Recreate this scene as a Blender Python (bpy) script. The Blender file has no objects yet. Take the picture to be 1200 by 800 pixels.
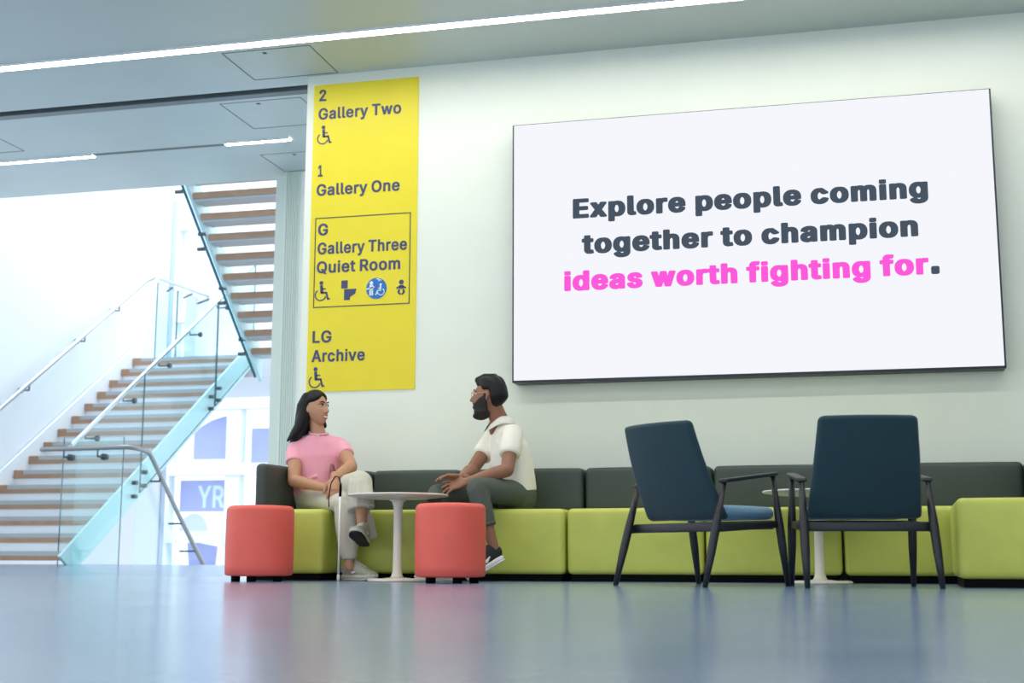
import bpy, bmesh, math, random
from mathutils import Vector, Matrix
random.seed(7)
SC = bpy.context.scene
COL = SC.collection
# ------------------------------------------------------------------ camera, sky, exposure
YAW, PITCH, ROLL, FPX = 0.2445, 0.1607, 0.0019, 1564.0
CAM_LOC = Vector((0.0, -8.9, 0.1408))
def make_camera():
    cy, sy = math.cos(YAW), math.sin(YAW); cp, sp = math.cos(PITCH), math.sin(PITCH)
    F = Vector((-sy*cp, cy*cp, sp)); R0 = Vector((cy, sy, 0)); U0 = R0.cross(F)
    cr, sr = math.cos(ROLL), math.sin(ROLL)
    R = cr*R0 + sr*U0; U = -sr*R0 + cr*U0
    cam = bpy.data.cameras.new('camera'); cam.sensor_width = 36.0; cam.lens = FPX/1200*36.0
    o = bpy.data.objects.new('camera', cam); COL.objects.link(o)
    m = Matrix((R, U, -F)).transposed().to_4x4(); m.translation = CAM_LOC
    o.matrix_world = m
    cam.clip_start = 0.05; cam.clip_end = 200
    cam.dof.use_dof = True; cam.dof.focus_distance = 8.1; cam.dof.aperture_fstop = 2.2
    SC.camera = o
make_camera()
SC.view_settings.view_transform = 'Standard'; SC.view_settings.look = 'None'
SC.view_settings.gamma = 1.0; SC.view_settings.use_curve_mapping = False
SC.view_settings.exposure = 0.66
SC.cycles.transparent_max_bounces = 32
W = bpy.data.worlds.new('sky'); SC.world = W; W.use_nodes = True
bg = W.node_tree.nodes['Background']; bg.inputs[0].default_value = (0.82, 0.90, 1.0, 1); bg.inputs[1].default_value = 1.3
LED_POWER = 20.0
SCREEN_POWER = 0.62
def area_light(name, loc, rot, sx, sy, power, color):
    l = bpy.data.lights.new(name, 'AREA'); l.shape = 'RECTANGLE'; l.size = sx; l.size_y = sy; l.energy = power; l.color = color
    o = bpy.data.objects.new(name, l); COL.objects.link(o); o.location = loc; o.rotation_euler = rot
    return o
# unseen area light added above the stair well to brighten it like daylight
area_light('stair_fill_light', (-7.2, 6.2, 9.2), (0, 0, 0), 5.0, 6.0, 480, (0.86, 0.94, 1.0))

# ------------------------------------------------------------------ materials
def srgb(r, g, b):
    f = lambda c: (c/255)/12.92 if c/255 <= 0.04045 else (((c/255)+0.055)/1.055)**2.4
    return (f(r), f(g), f(b), 1)
MATS = {}
def mat(name, rgb, rough=0.5, metal=0.0, spec=0.5, noise=0.0, nscale=20.0, bump=0.0, bscale=200.0, sheen=0.0, coat=0.0, sss=0.0):
    if name in MATS: return MATS[name]
    m = bpy.data.materials.new(name); m.use_nodes = True; nt = m.node_tree; b = nt.nodes['Principled BSDF']
    c = srgb(*rgb)
    b.inputs['Base Color'].default_value = c; b.inputs['Roughness'].default_value = rough
    b.inputs['Metallic'].default_value = metal; b.inputs['Specular IOR Level'].default_value = spec
    b.inputs['Sheen Weight'].default_value = sheen; b.inputs['Coat Weight'].default_value = coat
    b.inputs['Subsurface Weight'].default_value = sss
    if sss: b.inputs['Subsurface Radius'].default_value = (0.012, 0.005, 0.003)
    tc = nt.nodes.new('ShaderNodeTexCoord')
    if noise:
        n = nt.nodes.new('ShaderNodeTexNoise'); n.inputs['Scale'].default_value = nscale; n.inputs['Detail'].default_value = 5
        nt.links.new(tc.outputs['Object'], n.inputs['Vector'])
        r = nt.nodes.new('ShaderNodeMapRange'); r.inputs[1].default_value = 0.3; r.inputs[2].default_value = 0.7
        r.inputs[3].default_value = 1-noise; r.inputs[4].default_value = 1+noise*0.6
        nt.links.new(n.outputs['Fac'], r.inputs[0])
        mx = nt.nodes.new('ShaderNodeMix'); mx.data_type = 'RGBA'; mx.blend_type = 'MULTIPLY'; mx.inputs[0].default_value = 1
        mx.inputs[6].default_value = c; nt.links.new(r.outputs[0], mx.inputs[7]); nt.links.new(mx.outputs[2], b.inputs['Base Color'])
    if bump:
        n2 = nt.nodes.new('ShaderNodeTexNoise'); n2.inputs['Scale'].default_value = bscale; n2.inputs['Detail'].default_value = 3
        nt.links.new(tc.outputs['Object'], n2.inputs['Vector'])
        bp = nt.nodes.new('ShaderNodeBump'); bp.inputs['Strength'].default_value = bump; bp.inputs['Distance'].default_value = 0.004
        nt.links.new(n2.outputs['Fac'], bp.inputs['Height']); nt.links.new(bp.outputs['Normal'], b.inputs['Normal'])
    MATS[name] = m
    return m
def emit(name, rgb, power):
    if name in MATS: return MATS[name]
    m = bpy.data.materials.new(name); m.use_nodes = True; nt = m.node_tree; nt.nodes.clear()
    e = nt.nodes.new('ShaderNodeEmission'); e.inputs[0].default_value = srgb(*rgb); e.inputs[1].default_value = power
    o = nt.nodes.new('ShaderNodeOutputMaterial'); nt.links.new(e.outputs[0], o.inputs[0]); MATS[name] = m
    return m
def glass(name, tint, refl=0.06):
    if name in MATS: return MATS[name]
    m = bpy.data.materials.new(name); m.use_nodes = True; nt = m.node_tree; nt.nodes.clear()
    t = nt.nodes.new('ShaderNodeBsdfTransparent'); t.inputs[0].default_value = tint
    g = nt.nodes.new('ShaderNodeBsdfGlossy'); g.inputs['Roughness'].default_value = 0.02
    lw = nt.nodes.new('ShaderNodeLayerWeight'); lw.inputs[0].default_value = 0.5
    pw = nt.nodes.new('ShaderNodeMath'); pw.operation = 'POWER'; pw.inputs[1].default_value = 4.0; nt.links.new(lw.outputs['Facing'], pw.inputs[0])
    f = nt.nodes.new('ShaderNodeMath'); f.operation = 'MULTIPLY_ADD'; f.inputs[1].default_value = 0.45; f.inputs[2].default_value = refl*0.5; nt.links.new(pw.outputs[0], f.inputs[0])
    mx = nt.nodes.new('ShaderNodeMixShader'); nt.links.new(f.outputs[0], mx.inputs[0]); nt.links.new(t.outputs[0], mx.inputs[1]); nt.links.new(g.outputs[0], mx.inputs[2])
    o = nt.nodes.new('ShaderNodeOutputMaterial'); nt.links.new(mx.outputs[0], o.inputs[0]); MATS[name] = m
    return m
def floor_mat():
    m = bpy.data.materials.new('polished_floor'); m.use_nodes = True; nt = m.node_tree; b = nt.nodes['Principled BSDF']
    tc = nt.nodes.new('ShaderNodeTexCoord')
    n = nt.nodes.new('ShaderNodeTexNoise'); n.inputs['Scale'].default_value = 0.9; n.inputs['Detail'].default_value = 6
    nt.links.new(tc.outputs['Object'], n.inputs['Vector'])
    cr = nt.nodes.new('ShaderNodeValToRGB'); cr.color_ramp.elements[0].position = 0.35; cr.color_ramp.elements[1].position = 0.7
    cr.color_ramp.elements[0].color = srgb(118, 144, 176); cr.color_ramp.elements[1].color = srgb(136, 156, 178)
    nt.links.new(n.outputs['Fac'], cr.inputs[0]); nt.links.new(cr.outputs[0], b.inputs['Base Color'])
    n2 = nt.nodes.new('ShaderNodeTexNoise'); n2.inputs['Scale'].default_value = 3.0; n2.inputs['Detail'].default_value = 4
    nt.links.new(tc.outputs['Object'], n2.inputs['Vector'])
    r = nt.nodes.new('ShaderNodeMapRange'); r.inputs[3].default_value = 0.15; r.inputs[4].default_value = 0.23
    nt.links.new(n2.outputs['Fac'], r.inputs[0]); nt.links.new(r.outputs[0], b.inputs['Roughness'])
    b.inputs['Specular IOR Level'].default_value = 0.55
    mp = nt.nodes.new('ShaderNodeMapping'); mp.inputs['Scale'].default_value = (0.35, 2.6, 1.0); nt.links.new(tc.outputs['Object'], mp.inputs['Vector'])
    n3 = nt.nodes.new('ShaderNodeTexNoise'); n3.inputs['Scale'].default_value = 1.0; n3.inputs['Detail'].default_value = 3; nt.links.new(mp.outputs[0], n3.inputs['Vector'])
    bp = nt.nodes.new('ShaderNodeBump'); bp.inputs['Strength'].default_value = 1.0; bp.inputs['Distance'].default_value = 0.0016
    nt.links.new(n3.outputs['Fac'], bp.inputs['Height']); nt.links.new(bp.outputs['Normal'], b.inputs['Normal'])
    return m
M_FLOOR = floor_mat()
M_WALL = mat('wall_paint', (237, 242, 228), 0.55, noise=0.015, nscale=3)
M_CEIL = mat('ceiling_panel', (200, 210, 203), 0.32, spec=0.5, noise=0.03, nscale=2)
M_WHITE = mat('white_paint', (228, 232, 238), 0.6)
M_GREYMETAL = mat('grey_metal', (120, 128, 130), 0.4, metal=0.6)
M_DARK = mat('dark_gap', (34, 38, 38), 0.7)
M_STEEL = mat('brushed_steel', (190, 196, 200), 0.28, metal=1.0)
M_DSTEEL = mat('dark_steel', (92, 100, 104), 0.35, metal=0.8)
M_WOOD = mat('oak_tread', (168, 134, 108), 0.5, noise=0.12, nscale=9)
M_TREADTOP = mat('tread_top', (168, 178, 184), 0.5)
M_GLASS = glass('clear_glass', (0.93, 0.985, 0.985, 1))
M_EDGE = mat('glass_edge', (38, 100, 112), 0.15)
M_STRINGER = glass('stringer_glass', (0.80, 0.93, 0.95, 1))
M_SHEET = mat('frosted_stringer', (190, 222, 226), 0.25)
M_GREEN = mat('green_leather', (198, 204, 92), 0.48, noise=0.07, nscale=6, bump=0.05, bscale=350)
M_GREY = mat('charcoal_leather', (58, 69, 64), 0.5, noise=0.05, nscale=5, bump=0.05, bscale=350)
M_RED = mat('red_leather', (232, 96, 82), 0.5, noise=0.05, nscale=6, bump=0.05, bscale=350)
M_BLACK = mat('black_plastic', (5, 5, 6), 0.7, spec=0.1)
M_FRAME = mat('black_wood', (25, 28, 34), 0.42)
M_TEAL = mat('teal_fabric', (21, 56, 66), 0.8, noise=0.06, nscale=60, bump=0.15, bscale=500, sheen=0.15)
M_TEAL_TOPLIT = mat('teal_fabric_toplit', (112, 152, 178), 0.8, noise=0.06, nscale=60, bump=0.15, bscale=500, sheen=0.15)  # chair fabric in lighter blue: light from above painted into the seat colour
M_TABLE = mat('white_laminate', (234, 228, 212), 0.35)
M_YELLOW = mat('yellow_vinyl', (236, 218, 40), 0.45, noise=0.02, nscale=4)
M_NAVY = mat('navy_print', (62, 68, 110), 0.5)
M_INK = mat('grey_print', (70, 72, 74), 0.5)
M_BLUE = mat('blue_print', (32, 110, 190), 0.5)
M_WPRINT = mat('white_print', (235, 245, 250), 0.5)
M_PURPLE = mat('purple_film', (184, 176, 230), 0.4)
M_MAUVE = mat('mauve_banner', (196, 150, 214), 0.5)

# ------------------------------------------------------------------ mesh helpers
def link(name, me, m, parent=None, smooth=False):
    o = bpy.data.objects.new(name, me); COL.objects.link(o)
    for k in (m if isinstance(m, (list, tuple)) else [m]): me.materials.append(k)
    if parent: o.parent = parent
    if smooth:
        for p in me.polygons: p.use_smooth = True
    return o
def obj(name, bm, m, parent=None, smooth=False):
    bmesh.ops.recalc_face_normals(bm, faces=bm.faces[:])
    me = bpy.data.meshes.new(name); bm.to_mesh(me); bm.free()
    return link(name, me, m, parent, smooth)
def thing(name, label, cat, loc=(0, 0, 0), rz=0, group=None):
    o = bpy.data.objects.new(name, None); COL.objects.link(o); o.location = loc; o.rotation_euler = (0, 0, rz)
    o.empty_display_size = 0.1
    return tag(o, label, cat, group)
def tag(o, label, cat, group=None):
    o['label'] = label; o['category'] = cat
    if group: o['group'] = group
    return o
def struct(name, bm, m, parent=None):
    o = obj(name, bm, m, parent)
    if not parent: o['kind'] = 'structure'
    return o
def dup(root, loc, rz, label, group=None):
    r = root.copy(); COL.objects.link(r); r.location = loc; r.rotation_euler = (0, 0, rz); r['label'] = label
    if group: r['group'] = group
    for ch in list(root.children):
        c = ch.copy(); COL.objects.link(c); c.parent = r
        for g in list(ch.children):
            d = g.copy(); COL.objects.link(d); d.parent = c
    return r
def box(bm, x0, x1, y0, y1, z0, z1, mi=0):
    v = [bm.verts.new((x, y, z)) for z in (z0, z1) for y in (y0, y1) for x in (x0, x1)]
    fs = [bm.faces.new([v[i] for i in q]) for q in ((0, 2, 3, 1), (4, 5, 7, 6), (0, 1, 5, 4), (2, 6, 7, 3), (0, 4, 6, 2), (1, 3, 7, 5))]
    for f in fs: f.material_index = mi
    return fs
def bx(*a):
    bm = bmesh.new(); box(bm, *a); return bm
def bevel(o, w=0.01, s=3):
    md = o.modifiers.new('bevel', 'BEVEL'); md.width = w; md.segments = s; md.limit_method = 'ANGLE'
    for p in o.data.polygons: p.use_smooth = True
    md.harden_normals = False
    return o
def prism(bm, pts, axis, a, b, mi=0, edge_mi=None):
    """polygon pts extruded along axis ('x','y','z') from a to b"""
    def P(p, t):
        return {'x': (t, p[0], p[1]), 'y': (p[0], t, p[1]), 'z': (p[0], p[1], t)}[axis]
    A = [bm.verts.new(P(p, a)) for p in pts]; B = [bm.verts.new(P(p, b)) for p in pts]
    f1 = bm.faces.new(A); f2 = bm.faces.new(B[::-1]); f1.material_index = f2.material_index = mi
    for i in range(len(pts)):
        j = (i+1) % len(pts); f = bm.faces.new((A[i], B[i], B[j], A[j])); f.material_index = mi if edge_mi is None else edge_mi
def frame_at(d, hint=None):
    d = d.normalized(); h = Vector(hint) if hint is not None else (Vector((0, 0, 1)) if abs(d.z) < 0.9 else Vector((1, 0, 0)))
    a = (h - d*h.dot(d)).normalized(); return a, d.cross(a).normalized()
def loft(bm, pts, radii, n=16, hint=None, cap=True, power=2.0, mi=0):
    """tube through pts; radii = r or (ra, rb) per point, ra along hint; round end caps"""
    pts = [Vector(p) for p in pts]; radii = [(r, r) if not isinstance(r, (tuple, list)) else r for r in radii]
    ds = []
    for i in range(len(pts)):
        p, q = pts[max(i-1, 0)], pts[min(i+1, len(pts)-1)]; ds.append((q-p).normalized())
    P, R, D = list(pts), list(radii), list(ds)
    if cap:
        def ends(p, r, d, sgn):
            e = []; m = min(r)*0.9
            for t in (0.45, 0.8, 0.97):
                e.append((p+d*sgn*m*t, (r[0]*math.sqrt(1-t*t), r[1]*math.sqrt(1-t*t)), d))
            return e
        s = ends(pts[0], radii[0], ds[0], -1)[::-1]; e = ends(pts[-1], radii[-1], ds[-1], 1)
        P = [a for a, _, _ in s]+P+[a for a, _, _ in e]; R = [b for _, b, _ in s]+R+[b for _, b, _ in e]; D = [c for _, _, c in s]+D+[c for _, _, c in e]
    rings = []; prev = None
    for p, r, d in zip(P, R, D):
        a, b = frame_at(d, hint if hint is not None else prev)
        if hint is None: prev = a
        ring = []
        for k in range(n):
            t = 2*math.pi*k/n; c, s = math.cos(t), math.sin(t)
            if power != 2.0:
                c = math.copysign(abs(c)**(2/power), c); s = math.copysign(abs(s)**(2/power), s)
            ring.append(bm.verts.new(p + a*(r[0]*c) + b*(r[1]*s)))
        rings.append(ring)
    for A, B in zip(rings, rings[1:]):
        for k in range(n):
            f = bm.faces.new((A[k], A[(k+1) % n], B[(k+1) % n], B[k])); f.material_index = mi
    for ring in (rings[0], rings[-1]):
        f = bm.faces.new(ring); f.material_index = mi
def tube(name, pts, radii, m, parent=None, n=14, hint=None, **k):
    bm = bmesh.new(); loft(bm, pts, radii if isinstance(radii, list) else [radii]*len(pts), n, hint, **k)
    return obj(name, bm, m, parent, True)
def lathe(bm, prof, n=48, c=(0, 0), mi=0):
    rings = []
    for r, z in prof:
        rings.append([bm.verts.new((c[0]+r*math.cos(2*math.pi*k/n), c[1]+r*math.sin(2*math.pi*k/n), z)) for k in range(n)])
    for A, B in zip(rings, rings[1:]):
        for k in range(n):
            f = bm.faces.new((A[k], A[(k+1) % n], B[(k+1) % n], B[k])); f.material_index = mi
    for r in (rings[0], rings[-1]):
        f = bm.faces.new(r); f.material_index = mi
def cushion(bm, x0, x1, y0, y1, z0, z1, r=0.03, bulge=0.0, n=8):
    """rounded box whose faces swell slightly"""
    def axis(a, b):
        e = [r*(1-math.cos(t*math.pi/8)) for t in range(5)]
        mid = [a+r+(b-a-2*r)*i/n for i in range(1, n)]
        return [a+t for t in e]+mid+[b-t for t in e[::-1]]
    X, Y, Z = axis(x0, x1), axis(y0, y1), axis(z0, z1)
    idx = {}
    C = Vector(((x0+x1)/2, (y0+y1)/2, (z0+z1)/2)); H = Vector(((x1-x0)/2, (y1-y0)/2, (z1-z0)/2))
    def V(i, j, k):
        if (i, j, k) not in idx:
            p = Vector((X[i], Y[j], Z[k])); q = Vector((min(max(p.x, x0+r), x1-r), min(max(p.y, y0+r), y1-r), min(max(p.z, z0+r), z1-r)))
            d = p-q
            if d.length > 1e-9: p = q+d.normalized()*r
            if bulge:
                u = [(p[a]-C[a])/H[a] for a in range(3)]
                w = [max(0, 1-t*t) for t in u]
                p = p + Vector((u[0]*w[1]*w[2], u[1]*w[0]*w[2], max(u[2], 0)*w[0]*w[1]))*bulge
            idx[(i, j, k)] = bm.verts.new(p)
        return idx[(i, j, k)]
    I, J, K = len(X)-1, len(Y)-1, len(Z)-1
    for i in range(I):
        for j in range(J):
            for k in (0, K): bm.faces.new((V(i, j, k), V(i+1, j, k), V(i+1, j+1, k), V(i, j+1, k)))
    for i in range(I):
        for k in range(K):
            for j in (0, J): bm.faces.new((V(i, j, k), V(i+1, j, k), V(i+1, j, k+1), V(i, j, k+1)))
    for j in range(J):
        for k in range(K):
            for i in (0, I): bm.faces.new((V(i, j, k), V(i, j+1, k), V(i, j+1, k+1), V(i, j, k+1)))
def _contour(s):
    v = [int(t) for t in s.split()]
    return list(zip(v[0::2], v[1::2]))
def word_mesh(word, font):
    """letters of one word as flat extruded shapes; returns (verts, faces, advance) in em"""
    V, F, pen = [], [], 0.0
    for ch in word:
        adv, cons = font[ch]
        cu = bpy.data.curves.new('glyph', 'CURVE'); cu.dimensions = '2D'; cu.fill_mode = 'BOTH'; cu.extrude = 0.01
        for c in map(_contour, cons):
            sp = cu.splines.new('POLY'); sp.points.add(len(c)-1); sp.use_cyclic_u = True
            for p, (x, y) in zip(sp.points, c): p.co = (x/1000, y/1000, 0, 1)
        o = bpy.data.objects.new('glyph', cu); COL.objects.link(o); bpy.context.view_layer.update()
        me = bpy.data.meshes.new_from_object(o.evaluated_get(bpy.context.evaluated_depsgraph_get()))
        b = len(V)
        V += [(v.co.x+pen, v.co.y, v.co.z) for v in me.vertices]; F += [[b+i for i in p.vertices] for p in me.polygons]
        bpy.data.objects.remove(o); bpy.data.curves.remove(cu); bpy.data.meshes.remove(me)
        pen += adv/1000
    return V, F, pen
def text_mesh(name, s, x0, x1, zb, cap, y, m, parent, font, depth=0.002):
    """lettering on a wall plane: left x0, right x1, baseline zb, cap height cap; every word is one mesh"""
    words, pen = [], 0.0
    for w in s.split(' '):
        V, F, a = word_mesh(w, font); words.append(([(x+pen, yy, z) for x, yy, z in V], F)); pen += a+(0.20 if font is HEAVY else 0.16)
    xs = [v[0] for V, F in words for v in V]; xa, xb = min(xs), max(xs)
    e = 0.028 if font is HEAVY else 0.015
    b0 = -e; ch = 0.509+2*e
    for V, F in words:
        me = bpy.data.meshes.new(name)
        me.from_pydata([(x0+(x-xa)/(xb-xa)*(x1-x0), y-(z+0.01)/0.02*depth, zb+(yy-b0)/ch*cap) for x, yy, z in V], [], F)
        link(name, me, m, parent)
BOLD = {
 '1': (489, ['67 -18 400 -18 414 -9 415 60 410 69 400 73 300 73 300 514 297 521 289 526 184 526 70 444 63 436 62 353 65 346 73 341 96 340 106 344 188 404 188 73 67 73 57 69 52 60 52 -5 57 -14']),
 '2': (489, ['55 -18 398 -18 412 -9 413 62 410 69 402 74 194 75 404 362 404 399 389 446 373 471 343 500 326 511 293 525 256 532 212 534 171 529 148 522 106 500 77 472 63 452 54 434 43 392 42 357 45 350 53 345 136 344 146 348 151 357 154 384 166 412 187 431 205 439 219 441 249 437 273 423 286 409 293 392 295 366 41 57 40 -5 45 -14']),
 'A': (516, ['7 -18 94 -18 104 -14 109 -8 155 124 327 124 371 -8 376 -14 386 -18 472 -18 486 -9 487 6 483 19 300 517 295 523 285 527 192 527 182 523 177 517 -7 10 -7 -9', '189 217 241 377 295 217']),
 'G': (556, ['252 -25 300 -24 341 -17 397 5 432 30 457 56 486 105 496 139 502 187 502 261 499 268 491 273 274 274 264 270 259 261 260 190 274 181 389 181 381 149 365 118 342 95 316 80 284 72 253 72 215 83 202 90 169 120 157 137 138 179 129 224 127 257 133 311 147 354 160 377 184 405 206 421 219 428 249 436 295 434 330 419 345 407 383 342 395 332 483 331 497 340 498 356 482 409 452 455 441 466 409 494 354 521 315 531 281 534 232 533 189 525 151 510 105 480 79 454 45 401 23 336 16 269 18 206 24 168 45 108 79 56 109 26 129 11 164 -7 199 -18']),
 'L': (429, ['51 -18 370 -18 380 -14 385 -5 385 62 382 69 374 74 149 75 149 514 144 523 134 527 51 527 41 523 36 514 36 -5 41 -14']),
 'O': (569, ['250 -25 300 -24 340 -17 389 3 428 28 460 63 488 107 502 142 515 206 517 269 510 336 499 375 471 431 450 458 404 498 369 516 311 532 250 534 199 527 165 516 130 498 110 483 76 448 48 405 33 369 18 301 16 239 24 172 43 114 65 75 109 26 130 11 165 -7 191 -16', '266 71 235 76 202 90 159 133 147 154 133 197 127 257 132 305 138 329 149 358 169 389 189 409 217 427 251 436 275 437 298 433 331 419 349 406 370 382 386 355 399 319 405 285 406 243 401 197 394 173 384 150 362 116 345 100 316 82 282 72']),
 'Q': (569, ['392 -66 477 -66 487 -62 492 -53 491 -38 435 36 460 63 486 103 499 133 510 172 517 239 516 288 510 336 499 375 474 426 450 458 404 498 369 516 336 527 284 534 224 532 165 516 130 498 110 483 80 453 60 426 35 375 23 331 16 269 18 207 35 133 48 103 81 54 109 26 130 11 165 -7 224 -23 300 -24 346 -15 377 -57', '266 71 235 76 202 90 159 133 147 154 133 197 127 257 132 305 138 329 149 358 169 389 189 409 217 427 251 436 275 437 298 433 331 419 349 406 370 382 386 355 399 319 405 285 406 243 402 203 396 179 384 150 369 126 337 168 326 176 236 177 224 171 221 164 222 149 280 73']),
 'R': (485, ['51 -18 134 -18 146 -12 149 -5 149 180 189 181 229 180 334 -14 344 -18 437 -18 451 -9 451 10 347 199 383 223 405 248 428 298 433 336 432 383 422 425 395 470 371 492 353 503 301 522 250 527 51 527 37 518 36 -5 41 -14', '150 274 149 433 261 431 283 424 301 410 316 385 320 347 315 317 296 291 283 283 261 276']),
 'T': (485, ['184 -18 266 -18 276 -14 281 -5 281 434 426 434 436 438 441 447 441 514 438 521 430 526 23 527 9 518 8 447 13 438 23 434 169 434 169 -5 174 -14']),
 'Y': (508, ['194 -18 277 -18 291 -9 292 201 478 499 479 514 474 523 464 527 372 527 362 523 237 303 110 523 100 527 7 527 -7 518 -7 499 179 201 179 -5 184 -14']),
 'a': (425, ['142 -27 174 -26 252 17 254 -9 268 -18 346 -18 356 -14 361 -5 361 267 353 313 336 346 313 369 289 384 238 400 168 402 90 381 44 345 25 318 17 297 17 286 22 277 89 256 110 256 120 260 186 312 210 311 236 298 246 285 246 253 119 230 75 216 47 201 20 171 6 120 7 83 17 48 34 22 60 -2 99 -19', '173 64 137 72 127 79 117 95 121 123 251 162 251 129 237 96 221 80 209 73']),
 'c': (432, ['193 -26 233 -26 275 -18 289 -10 356 35 387 96 386 111 374 120 315 135 294 135 284 131 200 68 192 67 177 71 163 80 135 116 122 162 120 188 123 221 137 264 152 285 173 303 196 311 212 311 283 248 293 244 314 244 373 259 384 268 384 287 376 296 254 397 244 401 171 401 152 397 123 388 82 363 58 339 34 303 22 275 12 224 10 175 16 126 25 93 47 51 82 13 97 2 148 -20']),
 'e': (440, ['190 -26 260 -23 297 -13 318 -3 359 30 376 53 389 85 388 100 376 109 317 123 297 123 284 116 272 93 248 73 201 65 168 76 144 97 132 116 123 151 380 151 394 160 392 249 373 309 364 325 355 338 314 375 268 395 233 402 169 401 146 396 111 382 81 363 60 342 33 302 21 271 11 223 10 168 13 142 23 98 47 51 82 13 97 2 150 -20', '125 239 126 248 145 281 167 301 195 311 221 310 245 300 262 283 275 261 281 240']),
 'h': (446, ['44 -18 123 -18 137 -9 138 239 148 272 159 288 175 300 206 310 225 309 248 296 261 281 271 253 273 -9 287 -18 366 -18 376 -14 381 -5 381 257 377 292 365 329 353 349 329 374 287 395 246 402 196 401 162 392 138 379 138 514 133 523 123 527 44 527 34 523 29 514 29 -5 34 -14']),
 'i': (203, ['44 -18 123 -18 133 -14 138 -5 138 384 133 393 123 397 44 397 34 393 29 384 29 -5 34 -14', '44 432 123 432 133 436 138 445 138 514 135 521 123 527 44 527 34 523 29 514 29 445 34 436']),
 'l': (225, ['108 -19 194 -14 204 -6 205 10 191 66 179 72 141 74 137 518 123 527 44 527 34 523 29 514 30 58 42 23 60 1 87 -14']),
 'm': (646, ['44 -18 123 -18 137 -9 138 248 154 288 166 300 191 311 208 311 224 306 240 291 249 271 250 -5 255 -14 265 -18 344 -18 358 -9 359 244 368 281 386 302 407 311 431 310 452 301 464 287 470 270 473 -9 487 -18 566 -18 576 -14 581 -5 581 271 574 314 553 355 530 378 509 390 478 401 451 404 424 404 377 396 348 383 321 359 293 386 250 403 189 403 160 394 138 378 133 391 121 397 44 397 34 393 29 384 29 -5 34 -14']),
 'n': (446, ['44 -18 123 -18 137 -9 138 239 148 272 159 288 175 300 206 310 225 309 248 296 261 281 271 253 273 -9 287 -18 366 -18 378 -12 381 -5 380 273 374 304 363 333 353 349 329 374 294 393 246 402 208 402 181 398 157 390 137 378 133 391 121 397 44 397 32 391 29 384 29 -5 34 -14']),
 'o': (451, ['186 -26 244 -25 267 -20 319 2 337 16 368 51 384 79 396 111 404 151 405 207 401 245 390 283 370 322 354 343 319 374 292 388 244 401 186 402 152 397 123 388 82 363 58 339 34 303 22 275 12 224 10 175 16 126 25 93 47 51 82 13 97 2 148 -20', '207 65 173 73 152 91 141 106 131 125 123 154 120 188 123 221 131 250 141 270 152 285 173 303 208 312 240 304 260 289 275 269 292 221 295 186 292 154 285 128 266 94 238 71']),
 'r': (295, ['44 -18 123 -18 137 -9 138 245 149 276 172 298 191 305 252 304 264 310 267 317 267 389 262 398 252 402 185 402 152 392 137 383 131 393 121 397 44 397 30 388 29 -5 34 -14']),
 't': (263, ['134 -21 222 -16 232 -12 237 -3 234 24 223 66 211 72 157 74 152 82 150 98 150 309 213 309 223 313 228 322 228 384 223 393 213 397 150 397 150 476 145 485 135 489 56 489 46 485 41 476 41 397 -3 397 -17 388 -18 322 -13 313 -3 309 41 309 41 83 49 42 59 22 76 4 106 -13']),
 'u': (446, ['164 -23 202 -23 229 -19 252 -11 273 2 277 -12 289 -18 366 -18 380 -9 381 384 376 393 366 397 287 397 273 388 272 153 269 126 256 99 240 84 230 76 204 69 179 72 168 78 149 99 140 121 137 388 123 397 44 397 30 388 29 123 38 69 57 31 81 6 116 -13']),
 'v': (425, ['154 -18 235 -18 245 -14 250 -8 392 363 395 384 390 393 380 397 296 397 283 390 193 137 106 390 93 397 8 397 -6 388 -5 366 137 -3 144 -14']),
 'w': (603, ['129 -18 208 -18 222 -9 283 217 347 -12 359 -18 438 -18 448 -14 456 2 568 368 569 384 566 391 554 397 471 397 459 391 396 162 337 391 325 397 243 397 233 393 228 386 169 159 108 391 96 397 14 397 4 393 -1 384 0 368 101 35 115 -9']),
 'y': (425, ['90 -163 115 -163 153 -153 201 -115 393 366 395 384 390 393 380 397 296 397 283 390 195 131 106 390 93 397 8 397 -6 388 -4 363 136 2 116 -52 50 -68 40 -74 35 -86 23 -132 26 -151 43 -158']),
}
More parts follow.
